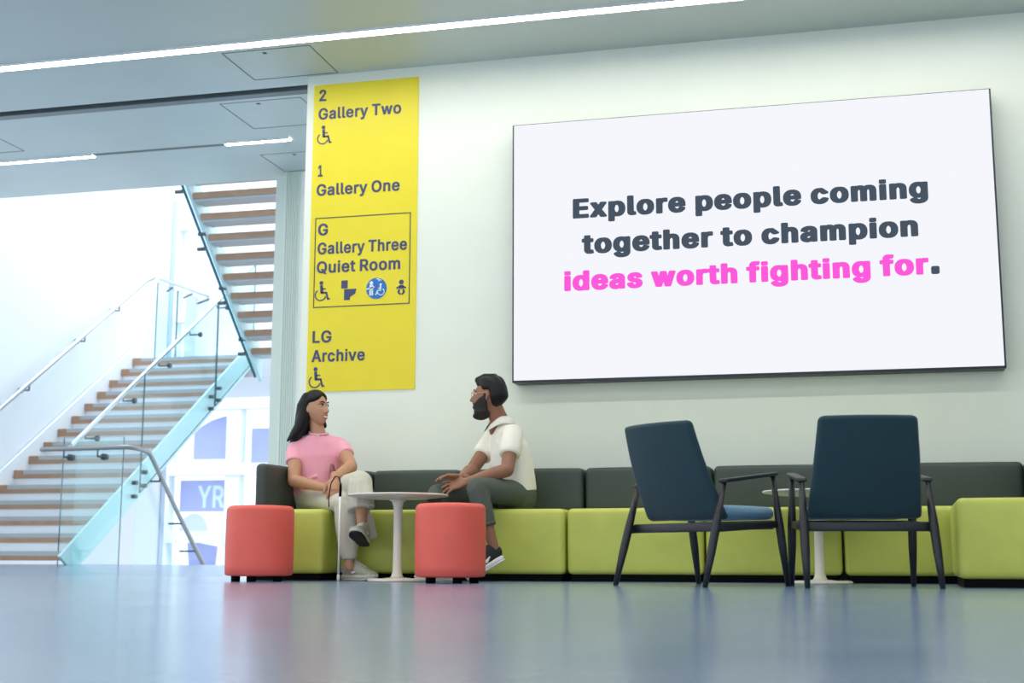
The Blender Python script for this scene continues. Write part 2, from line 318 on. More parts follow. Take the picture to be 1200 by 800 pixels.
HEAVY = {
 '.': (258, ['46 -32 142 -32 172 -23 182 -7 182 73 178 83 165 93 142 98 46 98 16 89 6 73 6 -7 10 -17 19 -25']),
 'E': (489, ['44 -32 391 -32 414 -27 429 -14 431 64 427 74 414 84 391 89 181 89 181 197 371 197 398 204 407 212 411 222 411 293 407 303 394 313 371 318 181 318 181 420 388 420 411 425 424 435 428 445 428 516 424 526 415 534 388 541 44 541 21 536 6 523 4 -7 8 -17 17 -25']),
 'a': (459, ['135 -41 190 -39 228 -20 238 -27 261 -32 353 -32 376 -27 391 -14 392 281 383 321 367 351 340 378 315 394 245 414 161 416 140 412 57 387 13 350 -12 309 -15 284 -11 274 -2 266 69 244 99 241 49 226 23 212 -11 176 -26 122 -25 81 -14 43 3 17 36 -13 79 -31', '176 80 156 87 150 97 152 115 219 134 215 117 206 101 195 90', '146 250 198 292 208 289 215 280 214 263']),
 'c': (466, ['186 -40 240 -40 305 -26 378 21 387 30 419 94 417 116 406 127 322 149 287 149 264 144 190 90 168 117 155 156 155 219 168 259 183 280 196 291 256 239 286 230 329 231 393 247 406 253 416 266 416 289 403 305 281 406 259 414 156 414 97 398 73 385 55 372 14 327 -8 283 -17 247 -22 201 -17 129 -8 93 16 46 55 4 73 -9 128 -32']),
 'd': (494, ['168 -40 238 -38 278 -28 297 -32 388 -32 411 -27 426 -14 428 516 424 526 411 536 388 541 295 541 268 534 259 526 255 516 255 411 231 416 155 415 93 399 65 384 40 362 25 347 0 306 -17 254 -22 210 -18 129 0 71 27 27 67 -9 90 -22 120 -32', '204 81 190 89 168 116 156 151 153 177 155 222 162 248 182 281 202 295 210 294 226 282 240 263 253 224 255 202 253 155 240 115 218 88']),
 'e': (474, ['183 -40 234 -40 275 -36 314 -26 342 -14 390 25 407 48 421 83 419 105 408 116 324 136 395 138 414 144 425 155 427 188 424 251 404 314 386 343 341 384 277 410 240 416 162 415 126 408 87 393 54 372 15 329 0 303 -17 251 -22 208 -21 150 -8 93 16 46 55 4 73 -9 130 -32', '208 81 194 86 175 102 163 121 159 137 290 137 260 128 249 115 241 98 224 84', '165 253 176 276 202 296 219 290 231 278 244 256 244 253']),
 'f': (324, ['65 -32 166 -31 185 -25 196 -14 198 295 261 298 274 304 284 320 284 386 280 396 271 404 252 410 198 411 198 426 203 437 251 437 266 441 279 451 299 512 297 535 282 548 259 553 180 556 131 556 108 551 68 529 44 504 36 491 27 463 25 411 -23 409 -37 404 -48 393 -50 320 -46 310 -37 302 -23 297 25 295 25 -7 29 -17 38 -25']),
 'g': (495, ['185 -183 257 -181 331 -163 371 -140 402 -108 415 -86 424 -58 428 -28 428 386 424 396 411 406 388 411 297 411 276 406 233 416 155 415 121 408 91 398 54 375 14 332 -7 289 -18 250 -22 212 -21 153 -11 106 1 75 26 38 48 16 90 -8 61 -14 6 -45 -5 -62 -3 -84 11 -107 61 -152 103 -170 142 -179', '219 -62 161 -26 230 -27 253 -23 243 -46', '205 92 190 99 170 121 157 151 153 181 155 224 168 262 190 289 203 295 219 289 234 273 246 251 256 207 256 177 246 134 233 111 220 99']),
 'h': (480, ['37 -32 138 -31 157 -25 168 -14 170 237 181 271 193 286 208 293 216 291 228 279 239 251 240 -7 244 -17 257 -27 280 -32 373 -32 400 -25 409 -17 413 -7 413 259 409 294 394 338 379 360 356 383 311 406 253 416 201 416 170 411 170 516 160 532 138 540 29 540 7 532 -3 516 -3 -7 1 -17 10 -25']),
 'i': (237, ['37 -32 138 -31 160 -23 170 -7 170 386 160 402 143 409 29 410 7 402 -3 386 -3 -7 1 -17 10 -25', '37 418 130 418 160 427 170 443 170 516 166 526 153 536 130 541 37 541 7 532 -3 516 -2 439 10 425']),
 'l': (259, ['101 -33 143 -33 214 -26 227 -20 235 -11 237 12 222 71 203 83 173 86 168 523 157 534 138 540 37 541 10 534 1 526 -3 516 -2 56 11 18 33 -8 61 -24']),
 'm': (680, ['37 -32 138 -31 157 -25 168 -14 170 245 185 283 199 294 212 281 218 261 218 -7 228 -23 258 -32 351 -32 374 -27 389 -14 391 242 399 276 417 295 426 291 433 282 440 252 442 -14 457 -27 480 -32 573 -32 603 -23 613 -7 613 273 606 316 599 335 584 360 557 387 535 400 498 413 458 418 417 418 374 412 351 406 323 392 285 411 239 418 188 418 146 407 128 411 37 411 7 402 -3 386 -3 -7 1 -17 10 -25']),
 'n': (480, ['37 -32 138 -31 157 -25 168 -14 170 237 181 271 193 286 208 293 216 291 228 279 239 251 242 -14 257 -27 280 -32 373 -32 396 -27 409 -17 413 -7 412 275 406 306 394 338 379 360 356 383 311 406 253 416 189 415 150 406 128 411 37 411 14 406 1 396 -3 386 -3 -7 1 -17 10 -25']),
 'o': (485, ['179 -40 259 -38 305 -26 343 -9 364 7 401 49 421 88 433 129 437 166 433 247 423 283 401 327 385 348 343 385 318 398 259 414 156 414 97 398 73 385 55 372 14 327 -8 283 -17 247 -22 201 -17 129 -8 93 16 46 55 4 73 -9 128 -32', '208 80 190 89 168 117 155 156 153 176 155 219 167 257 183 280 206 296 216 293 229 283 246 261 260 219 262 199 260 156 250 123 235 99']),
 'p': (494, ['37 -175 130 -175 157 -168 166 -160 170 -150 170 -35 208 -40 257 -40 288 -36 332 -23 377 6 398 27 417 56 435 99 445 150 446 211 442 249 432 288 413 328 397 350 357 386 332 399 305 408 248 416 194 416 149 406 128 411 37 411 14 406 -1 393 -3 -150 1 -160 10 -168', '220 81 193 101 179 129 169 174 169 205 180 252 191 273 208 290 218 295 235 288 248 275 262 248 271 201 269 156 260 125 244 98']),
 'r': (329, ['37 -32 138 -31 157 -25 168 -14 170 243 182 274 202 290 267 291 282 295 295 305 299 315 299 391 295 401 286 409 259 416 178 416 148 408 128 411 37 411 14 406 -1 393 -3 -7 1 -17 10 -25']),
 's': (435, ['162 -40 249 -36 306 -18 337 1 364 29 375 46 386 81 386 134 379 157 369 176 346 200 313 222 178 262 167 270 167 284 183 298 189 298 197 292 222 254 244 246 299 247 361 262 376 273 380 283 376 311 368 331 345 363 311 391 265 409 225 416 148 416 91 404 43 379 11 347 -6 309 -9 258 -4 231 9 204 30 181 58 162 85 150 198 120 208 112 211 101 204 89 197 84 178 80 158 95 149 120 140 130 110 139 68 138 9 125 -10 117 -20 101 -20 85 -9 48 29 1 62 -19 97 -32']),
 't': (297, ['127 -35 168 -35 237 -29 256 -23 268 -9 269 11 254 71 245 79 231 84 184 87 182 100 182 295 233 297 247 302 256 310 260 320 260 386 250 402 237 408 182 411 182 478 178 488 169 496 142 503 41 502 22 496 11 485 9 411 -27 408 -40 402 -48 393 -50 320 -46 310 -33 300 -10 295 9 295 9 81 11 62 22 28 34 10 63 -15 94 -28']),
 'w': (637, ['122 -32 215 -32 245 -23 255 -9 283 97 313 -12 325 -25 352 -32 445 -32 475 -23 483 -14 488 0 600 366 601 386 597 396 584 406 561 411 464 411 437 404 425 391 397 286 372 388 362 402 332 411 236 411 219 408 206 402 197 391 169 284 143 388 130 404 103 411 7 411 -23 402 -32 390 -32 366 83 -12 95 -25']),
 'x': (449, ['5 -32 107 -32 130 -27 145 -15 188 55 233 -15 241 -23 254 -29 271 -32 374 -32 397 -27 410 -17 414 -7 412 15 289 190 299 209 406 364 408 386 398 402 368 411 266 411 249 408 239 404 228 394 192 334 154 394 146 402 133 408 116 411 13 411 -10 406 -23 396 -27 386 -25 364 91 196 -33 15 -35 -7 -31 -17 -18 -27']),
}
# ------------------------------------------------------------------ the room
HC = 3.695
struct('floor', bx(-16, 9, -16, 0.3, -0.2, 0.0), M_FLOOR)
bm = bmesh.new(); prism(bm, [(0.3, -0.2), (2.52, -0.2), (2.52, 0.072), (0.3, 0.0)], 'x', -16, 9)
struct('trim_threshold', bm, M_FLOOR)
bm = bmesh.new(); box(bm, -16, 9, -16, 0.16, HC, HC+0.4)
struct('ceiling', bm, M_CEIL)
struct('ceiling_rear', bx(-16, 9, 0.34, 2.48, HC, HC+0.4), M_CEIL)
struct('trim_shutter_slot', bx(-16, 9, 0.16, 0.34, HC+0.10, HC+0.4), M_DARK)
struct('trim_shutter_guide', bx(-16, -3.86, 0.25, 0.335, HC-0.004, HC+0.05), M_GREYMETAL)
struct('wall_front', bx(-3.8, 9, 0.0, 0.15, 0.0, HC), M_WALL)
bm = bmesh.new(); box(bm, -4.98, -4.3, 2.30, 2.9, 0.07, HC)
struct('wall_rear', bm, mat('rear_wall_paint', (248, 250, 242), 0.6))
bm = bmesh.new()
for k in range(7): box(bm, -4.97+k*0.022, -4.957+k*0.022, 2.286, 2.30, 0.07, HC)
box(bm, -5.07, -4.98, 2.30, 2.9, 0.07, HC-0.06)
struct('trim_shutter_rail', bm, mat('rail_paint', (222, 232, 222), 0.5))
struct('wall_right', bx(9, 9.2, -16, 0.15, 0, HC), M_WALL)
# hatch outlines in the ceiling panels
def hatch(n, x0, x1, y0, y1):
    bm = bmesh.new(); w = 0.006; z0, z1 = HC-0.002, HC
    for a in ((x0, x1, y0, y0+w), (x0, x1, y1-w, y1), (x0, x0+w, y0+w, y1-w), (x1-w, x1, y0+w, y1-w)): box(bm, *a, z0, z1)
    box(bm, x0+0.29, x0+0.32, y0+0.05, y0+0.08, z0, z1)
    struct('trim_%d' % n, bm, mat('hatch_gap', (84, 92, 92), 0.6))
hatch(1, -4.22, -3.545, -0.585, -0.03)
hatch(2, -4.72, -4.03, 0.40, 1.04)
hatch(3, -4.98, -4.40, 1.73, 2.28)
hatch(4, -7.55, -6.96, 0.62, 1.13)
# ------------------------------------------------------------------ strip lights in the ceiling
M_LED = emit('led_diffuser', (255, 252, 246), LED_POWER)
def strip_light(x0, x1, y, label, w=0.085):
    t = thing('strip_light', label, 'ceiling light', ((x0+x1)/2, y, HC-0.001), 0, 'recessed strip lights')
    h = (x1-x0)/2
    bm = bmesh.new()
    for a in ((-h, h, -w/2-0.008, -w/2), (-h, h, w/2, w/2+0.008)): box(bm, *a, -0.012, 0)
    obj('housing', bm, M_WHITE, t)
    bm = bmesh.new()
    v = [bm.verts.new(p) for p in ((-h, -w/2, -0.006), (-h, w/2, -0.006), (h, w/2, -0.006), (h, -w/2, -0.006))]; bm.faces.new(v)
    me = bpy.data.meshes.new('diffuser'); bm.to_mesh(me); bm.free()
    link('diffuser', me, M_LED, t)
strip_light(-13, 1.6, -0.71, 'long white strip light crossing the ceiling in front of the yellow sign')
strip_light(-13, 3.5, -2.8, 'white strip light in the ceiling above the lounge chairs')
strip_light(-13, 3.5, -5.2, 'white strip light in the ceiling further from the sign wall')
strip_light(-13, 3.5, -7.6, 'white strip light in the ceiling above the camera side of the hall')
strip_light(-11, -6.44, 1.40, 'lit strip light at the left behind the shutter slot', 0.05)
strip_light(-5.14, -4.53, 1.36, 'short lit strip light near the stair opening', 0.05)
struct('trim_light_groove', bx(-6.43, -5.15, 1.36, 1.40, HC-0.004, HC), mat('groove', (120, 126, 118), 0.6))
# ------------------------------------------------------------------ display screen on the wall
t = thing('display_screen', 'large wide screen showing a dark grey and pink slogan on white', 'screen', (-0.587, 0, 2.23))
sx0, sx1, sz0, sz1 = -2.183+0.587, 1.0+0.587, 1.318-2.23, 3.142-2.23
o = obj('casing', bx(sx0, sx1, -0.148, -0.001, sz0, sz1), mat('screen_casing', (52, 58, 72), 0.45), t); bevel(o, 0.004, 2)
bm = bmesh.new(); box(bm, sx0+0.012, sx1-0.012, -0.15, -0.146, sz0+0.014, sz1-0.006)
obj('panel', bm, emit('screen_white', (247, 249, 255), SCREEN_POWER), t)
M_SG = emit('screen_grey', (74, 86, 100), SCREEN_POWER); M_SP = emit('screen_pink', (255, 92, 222), SCREEN_POWER)
for s, x0, x1, zb, m, n in (('Explore people coming', -1.754, 0.583, 2.441, M_SG, 'slogan_word'),
                            ('together to champion', -1.693, 0.511, 2.189, M_SG, 'slogan_word'),
                            ('ideas worth fighting for', -1.816, 0.565, 1.936, M_SP, 'slogan_word'),
                            ('.', 0.578, 0.630, 1.936, M_SG, 'full_stop')):
    text_mesh(n, s, x0+0.587, x1+0.587, zb-2.23, 0.137 if s != '.' else 0.23, -0.1505, m, t, HEAVY)
# ------------------------------------------------------------------ yellow wayfinding sign
t = thing('wayfinding_sign', 'tall yellow wall sign listing galleries by floor in navy letters', 'sign', (-3.335, 0, 2.465))
ox, oz = 3.335, -2.465
obj('panel', bx(-3.745+ox, -2.925+ox, -0.006, 0, 1.314+oz, 3.617+oz), M_YELLOW, t)
def L(s, x0, x1, zb, cap=0.087): text_mesh('lettering', s, x0+ox, x1+ox, zb+oz, cap, -0.006, M_NAVY, t, BOLD)
L('2', -3.702, -3.646, 3.492); L('Gallery Two', -3.704, -3.058, 3.349)
L('1', -3.696, -3.660, 2.912); L('Gallery One', -3.704, -3.060, 2.766)
L('G', -3.684, -3.607, 2.466); L('Gallery Three', -3.684, -2.998, 2.324); L('Quiet Room', -3.687, -3.047, 2.184)
L('LG', -3.706, -3.560, 1.671); L('Archive', -3.709, -3.303, 1.531)
bm = bmesh.new(); w = 0.007
for a in ((-3.708, -2.972, 2.599-w, 2.599), (-3.708, -2.972, 1.928, 1.928+w), (-3.708, -3.708+w, 1.928+w, 2.599-w), (-2.972-w, -2.972, 1.928+w, 2.599-w)):
    box(bm, a[0]+ox, a[1]+ox, -0.008, -0.006, a[2]+oz, a[3]+oz)
obj('border_line', bm, M_INK, t)
def disc(bm, cx, cz, r, y0=-0.008, y1=-0.006, a0=0, a1=360, ri=0, n=28):
    full = a1-a0 >= 360
    pts = [(cx+r*math.cos(math.radians(a0+(a1-a0)*k/n)), cz+r*math.sin(math.radians(a0+(a1-a0)*k/n))) for k in range(n if full and not ri else n+1)]
    if ri: pts += [(cx+ri*math.cos(math.radians(a0+(a1-a0)*k/n)), cz+ri*math.sin(math.radians(a0+(a1-a0)*k/n))) for k in range(n, -1, -1)]
    prism(bm, pts, 'y', y0, y1)
def stroke(bm, a, b, w, y0=-0.008, y1=-0.006):
    a, b = Vector(a), Vector(b); d = (b-a).normalized(); nrm = Vector((-d.y, d.x))*w/2
    prism(bm, [tuple(a+nrm), tuple(b+nrm), tuple(b-nrm), tuple(a-nrm)], 'y', y0, y1)
def wheelchair(cx, zb, h, m=M_NAVY, name='wheelchair_symbol', y=-0.006, flip=1):
    bm = bmesh.new(); s = h/0.15; f = flip
    X = lambda u: cx+ox+u*s*f
    Z = lambda u: zb+oz+u*s
    y0, y1 = y-0.002, y
    disc(bm, X(-0.008), Z(0.135), 0.015*s, y0, y1)
    if f > 0: disc(bm, X(-0.012), Z(0.046), 0.046*s, y0, y1, 125, 345, 0.037*s)
    else: disc(bm, X(-0.012), Z(0.046), 0.046*s, y0, y1, 195, 415, 0.037*s)
    stroke(bm, (X(-0.007), Z(0.118)), (X(-0.003), Z(0.058)), 0.022*s, y0, y1)
    stroke(bm, (X(-0.008), Z(0.062)), (X(0.034), Z(0.062)), 0.015*s, y0, y1)
    stroke(bm, (X(-0.005), Z(0.092)), (X(0.028), Z(0.090)), 0.009*s, y0, y1)
    stroke(bm, (X(0.031), Z(0.067)), (X(0.046), Z(0.012)), 0.014*s, y0, y1)
    stroke(bm, (X(0.041), Z(0.010)), (X(0.062), Z(0.016)), 0.010*s, y0, y1)
    obj(name, bm, m, t)
wheelchair(-3.655, 3.157, 0.145); wheelchair(-3.64, 1.977, 0.148); wheelchair(-3.668, 1.341, 0.153)
bm = bmesh.new()
P = lambda *q: [(a+ox, b+oz) for a, b in q]
prism(bm, P((-3.493, 2.121), (-3.445, 2.121), (-3.445, 2.062), (-3.493, 2.062)), 'y', -0.008, -0.006)
prism(bm, P((-3.470, 2.056), (-3.378, 2.056), (-3.385, 2.022), (-3.412, 2.006), (-3.425, 1.998), (-3.425, 1.976), (-3.470, 1.976)), 'y', -0.008, -0.006)
obj('toilet_symbol', bm, M_NAVY, t)
bm = bmesh.new(); disc(bm, -3.224+ox, 2.051+oz, 0.078); ds = obj('changing_room_disc', bm, M_BLUE, t); ds['label'] = 'blue disc with white figures'
bm = bmesh.new()
disc(bm, -3.262+ox, 2.092+oz, 0.013, -0.010, -0.008)
for a, b, w in (((-3.262, 2.078), (-3.262, 2.038), 0.028), ((-3.270, 2.042), (-3.270, 2.000), 0.011), ((-3.254, 2.042), (-3.254, 2.000), 0.011), ((-3.300, 2.047), (-3.238, 2.062), 0.009), ((-3.225, 2.122), (-3.185, 2.108), 0.006), ((-3.205, 2.128), (-3.205, 2.100), 0.006)):
    stroke(bm, (a[0]+ox, a[1]+oz), (b[0]+ox, b[1]+oz), w, -0.010, -0.008)
obj('hoist_symbol', bm, M_WPRINT, t)
wheelchair(-3.196, 1.998, 0.088, M_WPRINT, 'wheelchair_symbol', -0.008, -1)
bm = bmesh.new()
disc(bm, -3.036+ox, 2.088+oz, 0.018)
for a, b, w in (((-3.036, 2.066), (-3.036, 2.040), 0.034), ((-3.044, 2.058), (-3.072, 2.044), 0.012), ((-3.028, 2.058), (-3.000, 2.044), 0.012),
                ((-3.050, 2.036), (-3.058, 2.012), 0.015), ((-3.058, 2.014), (-3.040, 1.998), 0.013), ((-3.022, 2.036), (-3.014, 2.012), 0.015), ((-3.014, 2.014), (-3.032, 1.998), 0.013)):
    stroke(bm, (a[0]+ox, a[1]+oz), (b[0]+ox, b[1]+oz), w)
obj('baby_symbol', bm, M_NAVY, t)
# ------------------------------------------------------------------ stair well
struct('ground', bx(-30, 12, 2.52, 30, -1.6, -1.4), mat('pale_paving', (214, 216, 220), 0.8))
struct('wall_left', bx(-8.95, -8.68, 1.6, 7.0, -1.4, 8.5), M_WHITE)
struct('trim_upper_slab', bx(-16, 9, 2.3, 2.5, HC+0.4, 5.2), M_WHITE)
G, RZ = 0.259, 0.172
X0, X1 = -8.63, -7.16
st = thing('staircase', 'lower flight of open oak-edged stairs climbing away behind the glass guard', 'stairs', (X0, 2.4, 0))
lx, ly = X0, 2.4
for k in range(15):
    yn, zt = 6.03-k*G, 2.604-k*RZ
    bm = bmesh.new(); box(bm, 0.0, X1-lx, yn-ly, yn-ly+0.30, zt-0.088, zt-0.044, 0)
    box(bm, 0.0, 0.10, yn-ly, yn-ly+0.29, zt-0.0441, zt, 0)
    box(bm, 0.1001, X1-lx, yn-ly+0.012, yn-ly+0.29, zt-0.0441, zt, 1)
    obj('tread', bm, [M_WOOD, M_TREADTOP], st)
    if k > 0 and k < 15:
        rb = obj('riser', bx(0.02, X1-lx, yn-ly+0.272, yn-ly+0.284, zt, zt+RZ-0.088), mat('riser_white', (226, 232, 240), 0.5), st)
sl = RZ/G
def zline(y, off): return 2.604+(y-6.03)*sl+off
bm = bmesh.new(); prism(bm, [(2.30-ly, zline(2.30, 0.02)), (6.30-ly, zline(6.30, 0.02)), (6.30-ly, zline(6.30, -0.30)), (2.78-ly, zline(2.78, -0.30)), (2.53-ly, 0.0)], 'x', X1-lx+0.0, X1-lx+0.03)
obj('stringer', bm, M_SHEET, st)
bm = bmesh.new(); prism(bm, [(2.30-ly, zline(2.30, 0.12)), (6.2-ly, zline(6.2, 0.12)), (6.2-ly, zline(6.2, -0.26)), (2.6-ly, zline(2.6, -0.26))], 'x', -0.035, -0.005)
obj('stringer', bm, M_WHITE, st)
# glass balustrade of the lower flight with rail and stand-off brackets
gb = st; gdx = X1+0.05-X0
gx = X1+0.05
joints = [2.45, 3.64, 5.27, 6.25]
for a, b in zip(joints, joints[1:]):
    bm = bmesh.new(); prism(bm, [(a+0.006-ly, zline(a, -0.22)), (b-0.006-ly, zline(b, -0.22)), (b-0.006-ly, zline(b, 1.02)), (a+0.006-ly, zline(a, 1.02))], 'x', gdx, gdx+0.017, 0, 1 if a > 2.5 else None)
    obj('glass_panel', bm, [M_GLASS, M_EDGE], gb)
for jy in joints[1:3]:
    for dy in (-0.09, 0.09):
        for dz in (-0.06, -0.20):
            bm = bmesh.new(); loft(bm, [(gdx-0.02, jy+dy-ly, zline(jy+dy, dz)), (gdx+0.035, jy+dy-ly, zline(jy+dy, dz))], [0.022, 0.022], 12, (0, 0, 1), cap=False); obj('glass_fixing', bm, M_DSTEEL, gb, True)
rl = tube('handrail', [(gdx-0.10, 2.5-ly, zline(2.5, 0.93)), (gdx-0.10, 6.2-ly, zline(6.2, 0.93))], 0.024, M_STEEL, gb)
for yy in (2.75, 3.42, 4.12, 4.8, 5.45):
    bm = bmesh.new(); zz = zline(yy, 0.86)
    loft(bm, [(gdx-0.10, yy-ly, zz+0.06), (gdx-0.10, yy-ly, zz)], [0.008, 0.008], 8, (1, 0, 0)); loft(bm, [(gdx-0.10, yy-ly, zz), (gdx+0.02, yy-ly, zz)], [0.009, 0.009], 8, (0, 0, 1)); loft(bm, [(gdx+0.018, yy-ly, zz), (gdx+0.045, yy-ly, zz)], [0.03, 0.03], 14, (0, 0, 1), cap=False)
    obj('bracket', bm, M_DSTEEL, gb, True)
wr = thing('wall_handrail', 'round steel handrail climbing the white wall left of the stairs', 'handrail', (-8.66, 2.4, 0))
tube('rail', [(0.12, 2.6-ly, 1.22), (0.12, 6.10-ly, 3.60), (0.13, 6.28-ly, 3.68)], 0.024, M_STEEL, wr)
for yy in (3.75, 4.78, 5.5):
    zz = 1.22+(yy-2.6)*0.68
    bm = bmesh.new(); loft(bm, [(0.12, yy-ly, zz-0.02), (0.12, yy-ly, zz-0.08)], [0.008, 0.008], 8, (1, 0, 0)); loft(bm, [(0.12, yy-ly, zz-0.08), (0.0, yy-ly, zz-0.08)], [0.009, 0.009], 8, (0, 0, 1)); loft(bm, [(0.03, yy-ly, zz-0.08), (0.0, yy-ly, zz-0.08)], [0.03, 0.03], 12, (0, 0, 1), cap=False)
    obj('bracket', bm, M_DSTEEL, wr, True)
# landing with its guard
struct('floor_landing', bx(-8.64, -4.9, 6.33, 8.3, 2.36, 2.604), mat('landing_paint', (222, 226, 232), 0.6))
gd = thing('landing_guard', 'glass guard with steel rail at the back of the stair landing', 'balustrade', (-8.5, 6.3, 2.604))
for a, b in ((0.02, 0.55), (0.56, 1.32)):
    bm = bmesh.new(); prism(bm, [(a, 0.0), (b, 0.0), (b, 1.02), (a, 1.02)], 'x', 0, 0.017, 0, 1)
    obj('glass_panel', bm, [M_GLASS, M_EDGE], gd)
tube('handrail', [(0.06, 0.0, 1.06), (0.20, 1.38, 1.05), (0.9, 1.40, 1.05)], 0.022, M_STEEL, gd)
for yy in (0.25, 0.7, 1.1):
    tube('bracket', [(0.07+yy*0.1, yy, 1.0), (0.02, yy, 0.95)], 0.012, M_DSTEEL, gd, 8)
# upper flight, climbing back towards the hall
uf = thing('upper_staircase', 'upper flight of oak-edged stairs seen from below beside the column', 'stairs', (-6.70, 5.36, 2.56))
for k in range(11):
    y, z = (8-k)*0.199+3.766-5.36, 4.01-(8-k)*0.181-2.56
    x = (5.36-3.766)*0+(-6.655+(8-k)*0.0068+6.70)*-1
    x = 0.0
    bm = bmesh.new(); box(bm, x, x+1.62, y, y+0.27, z-0.07, z, 0); box(bm, x+0.0, x+1.62, y+0.012, y+0.27, z-0.09, z-0.0701, 1)
    obj('tread', bm, [M_WOOD, M_TREADTOP], uf)
bm = bmesh.new(); prism(bm, [(-2.3, 1.45+0.65), (0.35, -0.35), (0.35, -0.02), (-2.3, 1.45+0.98)], 'x', -0.06, -0.02)
obj('stringer', bm, M_SHEET, uf)
bm = bmesh.new(); prism(bm, [(-2.3, 2.10), (0.30, -0.28), (0.30, 0.78), (-2.3, 3.2)], 'x', -0.10, -0.075)
GE = bmesh.new(); prism(GE, [(-2.3, 2.075), (0.30, -0.305), (0.30, -0.28), (-2.3, 2.10)], 'x', -0.10, -0.075); obj('glass_edge', GE, M_EDGE, uf)
obj('glass_panel', bm, [M_GLASS, M_EDGE], uf)
for yy in (-1.75, -1.2, -0.65, -0.1):
    for dz in (0.05, 0.22): bm = bmesh.new(); loft(bm, [(-0.12, yy, -0.02-yy*0.91+dz-0.2), (-0.03, yy, -0.02-yy*0.91+dz-0.2)], [0.022, 0.022], 12, (0, 0, 1), cap=False); obj('glass_fixing', bm, M_DSTEEL, uf, True)
# guard at the void edge in front of the stairs, and the rail going down
vg = thing('glass_guard', 'upright clear glass guard with steel rail in front of the stairs', 'balustrade', (-7.28, 2.5, 0.072))
bm = bmesh.new(); prism(bm, [(0.0, 0.0), (0.64, 0.0), (0.64, 1.20), (0.0, 1.20)], 'y', -0.01, 0.01, 0, 1)
obj('glass_panel', bm, [M_GLASS, M_EDGE], vg)
bm = bmesh.new(); prism(bm, [(0.14, 0.0), (1.5, -1.6), (1.5, -0.33), (0.30, 0.94), (0.14, 0.98)], 'x', 0.70, 0.717)
obj('glass_panel', bm, [M_GLASS, M_EDGE], vg)
tube('handrail', [(-0.18, -0.09, 1.085), (0.62, -0.09, 1.092), (0.72, -0.06, 1.094), (0.765, 0.10, 1.085), (0.770, 0.25, 1.062), (0.775, 0.33, 0.99), (0.82, 0.78, 0.50), (0.876, 1.25, -0.001), (0.90, 1.45, -0.21)], 0.022, mat('rail_steel', (150, 154, 152), 0.35, metal=0.7), vg)
for px in (0.06, 0.42):
    bm = bmesh.new(); loft(bm, [(px, -0.09, 1.07), (px, -0.09, 1.01)], [0.008, 0.008], 8, (1, 0, 0)); loft(bm, [(px, -0.09, 1.01), (px+0.03, -0.01, 1.01)], [0.01, 0.01], 8, (0, 0, 1)); loft(bm, [(px+0.02, -0.03, 1.01), (px+0.03, 0.02, 1.01)], [0.032, 0.032], 12, (0, 0, 1), cap=False)
    obj('bracket', bm, M_DSTEEL, vg, True)
for yy, zz in ((0.45, 0.80), (0.85, 0.40), (1.1, 0.13)):
    tube('bracket', [(0.735+yy*0.11, yy, zz+0.06), (0.735+yy*0.11, yy, zz), (0.69, yy, zz)], 0.010, M_DSTEEL, vg, 8)
# ------------------------------------------------------------------ glazed facade behind the stairs
fy = 10.0
bm = bmesh.new()
for x in (-16.0, -14.2, -12.4, -11.38, -10.32, -9.14, -8.2, -7.3, -6.5, -5.2): box(bm, x-0.12, x+0.12, fy, fy+0.2, -1.4, 9)
for z in (-0.6, 0.45, 1.48, 2.5, 3.9, 5.4, 7.0, 8.9): box(bm, -17, -4, fy-0.02, fy+0.2, z-0.09, z+0.09)
wf = struct('window_1', bm, M_WHITE)
struct('window_pane', bx(-17, -4, fy+0.09, fy+0.10, -1.4, 8.9), M_GLASS, wf)
def film(x0, x1, z0, z1, pts, label, m=M_PURPLE):
    bm = bmesh.new(); prism(bm, pts, 'y', fy+0.2, fy+0.23)
    tag(obj('window_banner', bm, m), label, 'banner', 'pale banners behind the stair windows')
def R4(x0, x1, z0, z1): return [(x0, z0), (x1, z0), (x1, z1), (x0, z1)]
film(0, 0, 0, 0, [(-9.91, 1.65), (-9.24, 1.65), (-9.24, 2.34), (-9.40, 2.32), (-9.62, 2.26), (-9.80, 2.16), (-9.91, 2.05)], 'upper lilac banner with a curved top beyond the stair windows')
film(0, 0, 0, 0, R4(-8.93, -8.50, 1.43, 2.12), 'lilac banner beside the pale column behind the seated woman')
film(0, 0, 0, 0, R4(-10.11, -9.24, 0.84, 1.33), 'wide lilac banner with white letter shapes above the red stool')
film(0, 0, 0, 0, [(-9.96, 0.40), (-9.44, 0.31), (-9.50, -0.3), (-9.88, -0.3)], 'lowest lilac banner just left of the red stool')
film(0, 0, 0, 0, R4(-11.50, -11.22, 1.0, 2.02), 'mauve banner glimpsed between the stair treads', M_MAUVE)
film(0, 0, 0, 0, [(-11.50, 0.49), (-11.28, 0.72), (-11.26, 0.05), (-11.36, 0.1)], 'small mauve pentagon shape behind the glass guard', M_MAUVE)
bm = bmesh.new(); prism(bm, [(-9.86+0.25*math.cos(a*math.pi/14), 0.50+0.32*math.sin(a*math.pi/14)) for a in range(15)], 'y', fy+0.2, fy+0.23)
tag(obj('window_banner', bm, mat('pale_lilac', (226, 220, 246), 0.5)), 'pale half-round lilac shape between two banners beyond the stairs', 'banner', 'pale banners behind the stair windows')
# white letter shapes on the wide lilac banner are its own print
w3 = [o for o in COL.objects if o.get('label', '').startswith('wide lilac')][0]
text_mesh('lettering', 'YR', -9.80, -9.36, 0.90, 0.34, fy+0.1995, M_WPRINT, w3, BOLD)
struct('trim_post', bx(-8.76, -8.66, 6.96, 7.06, -1.4, 4.9), mat('post_grey', (176, 192, 214), 0.5))
struct('trim_panel', bx(-8.66, -6.9, 7.4, 7.5, 2.62, 4.95), mat('panel_white', (226, 230, 240), 0.6))
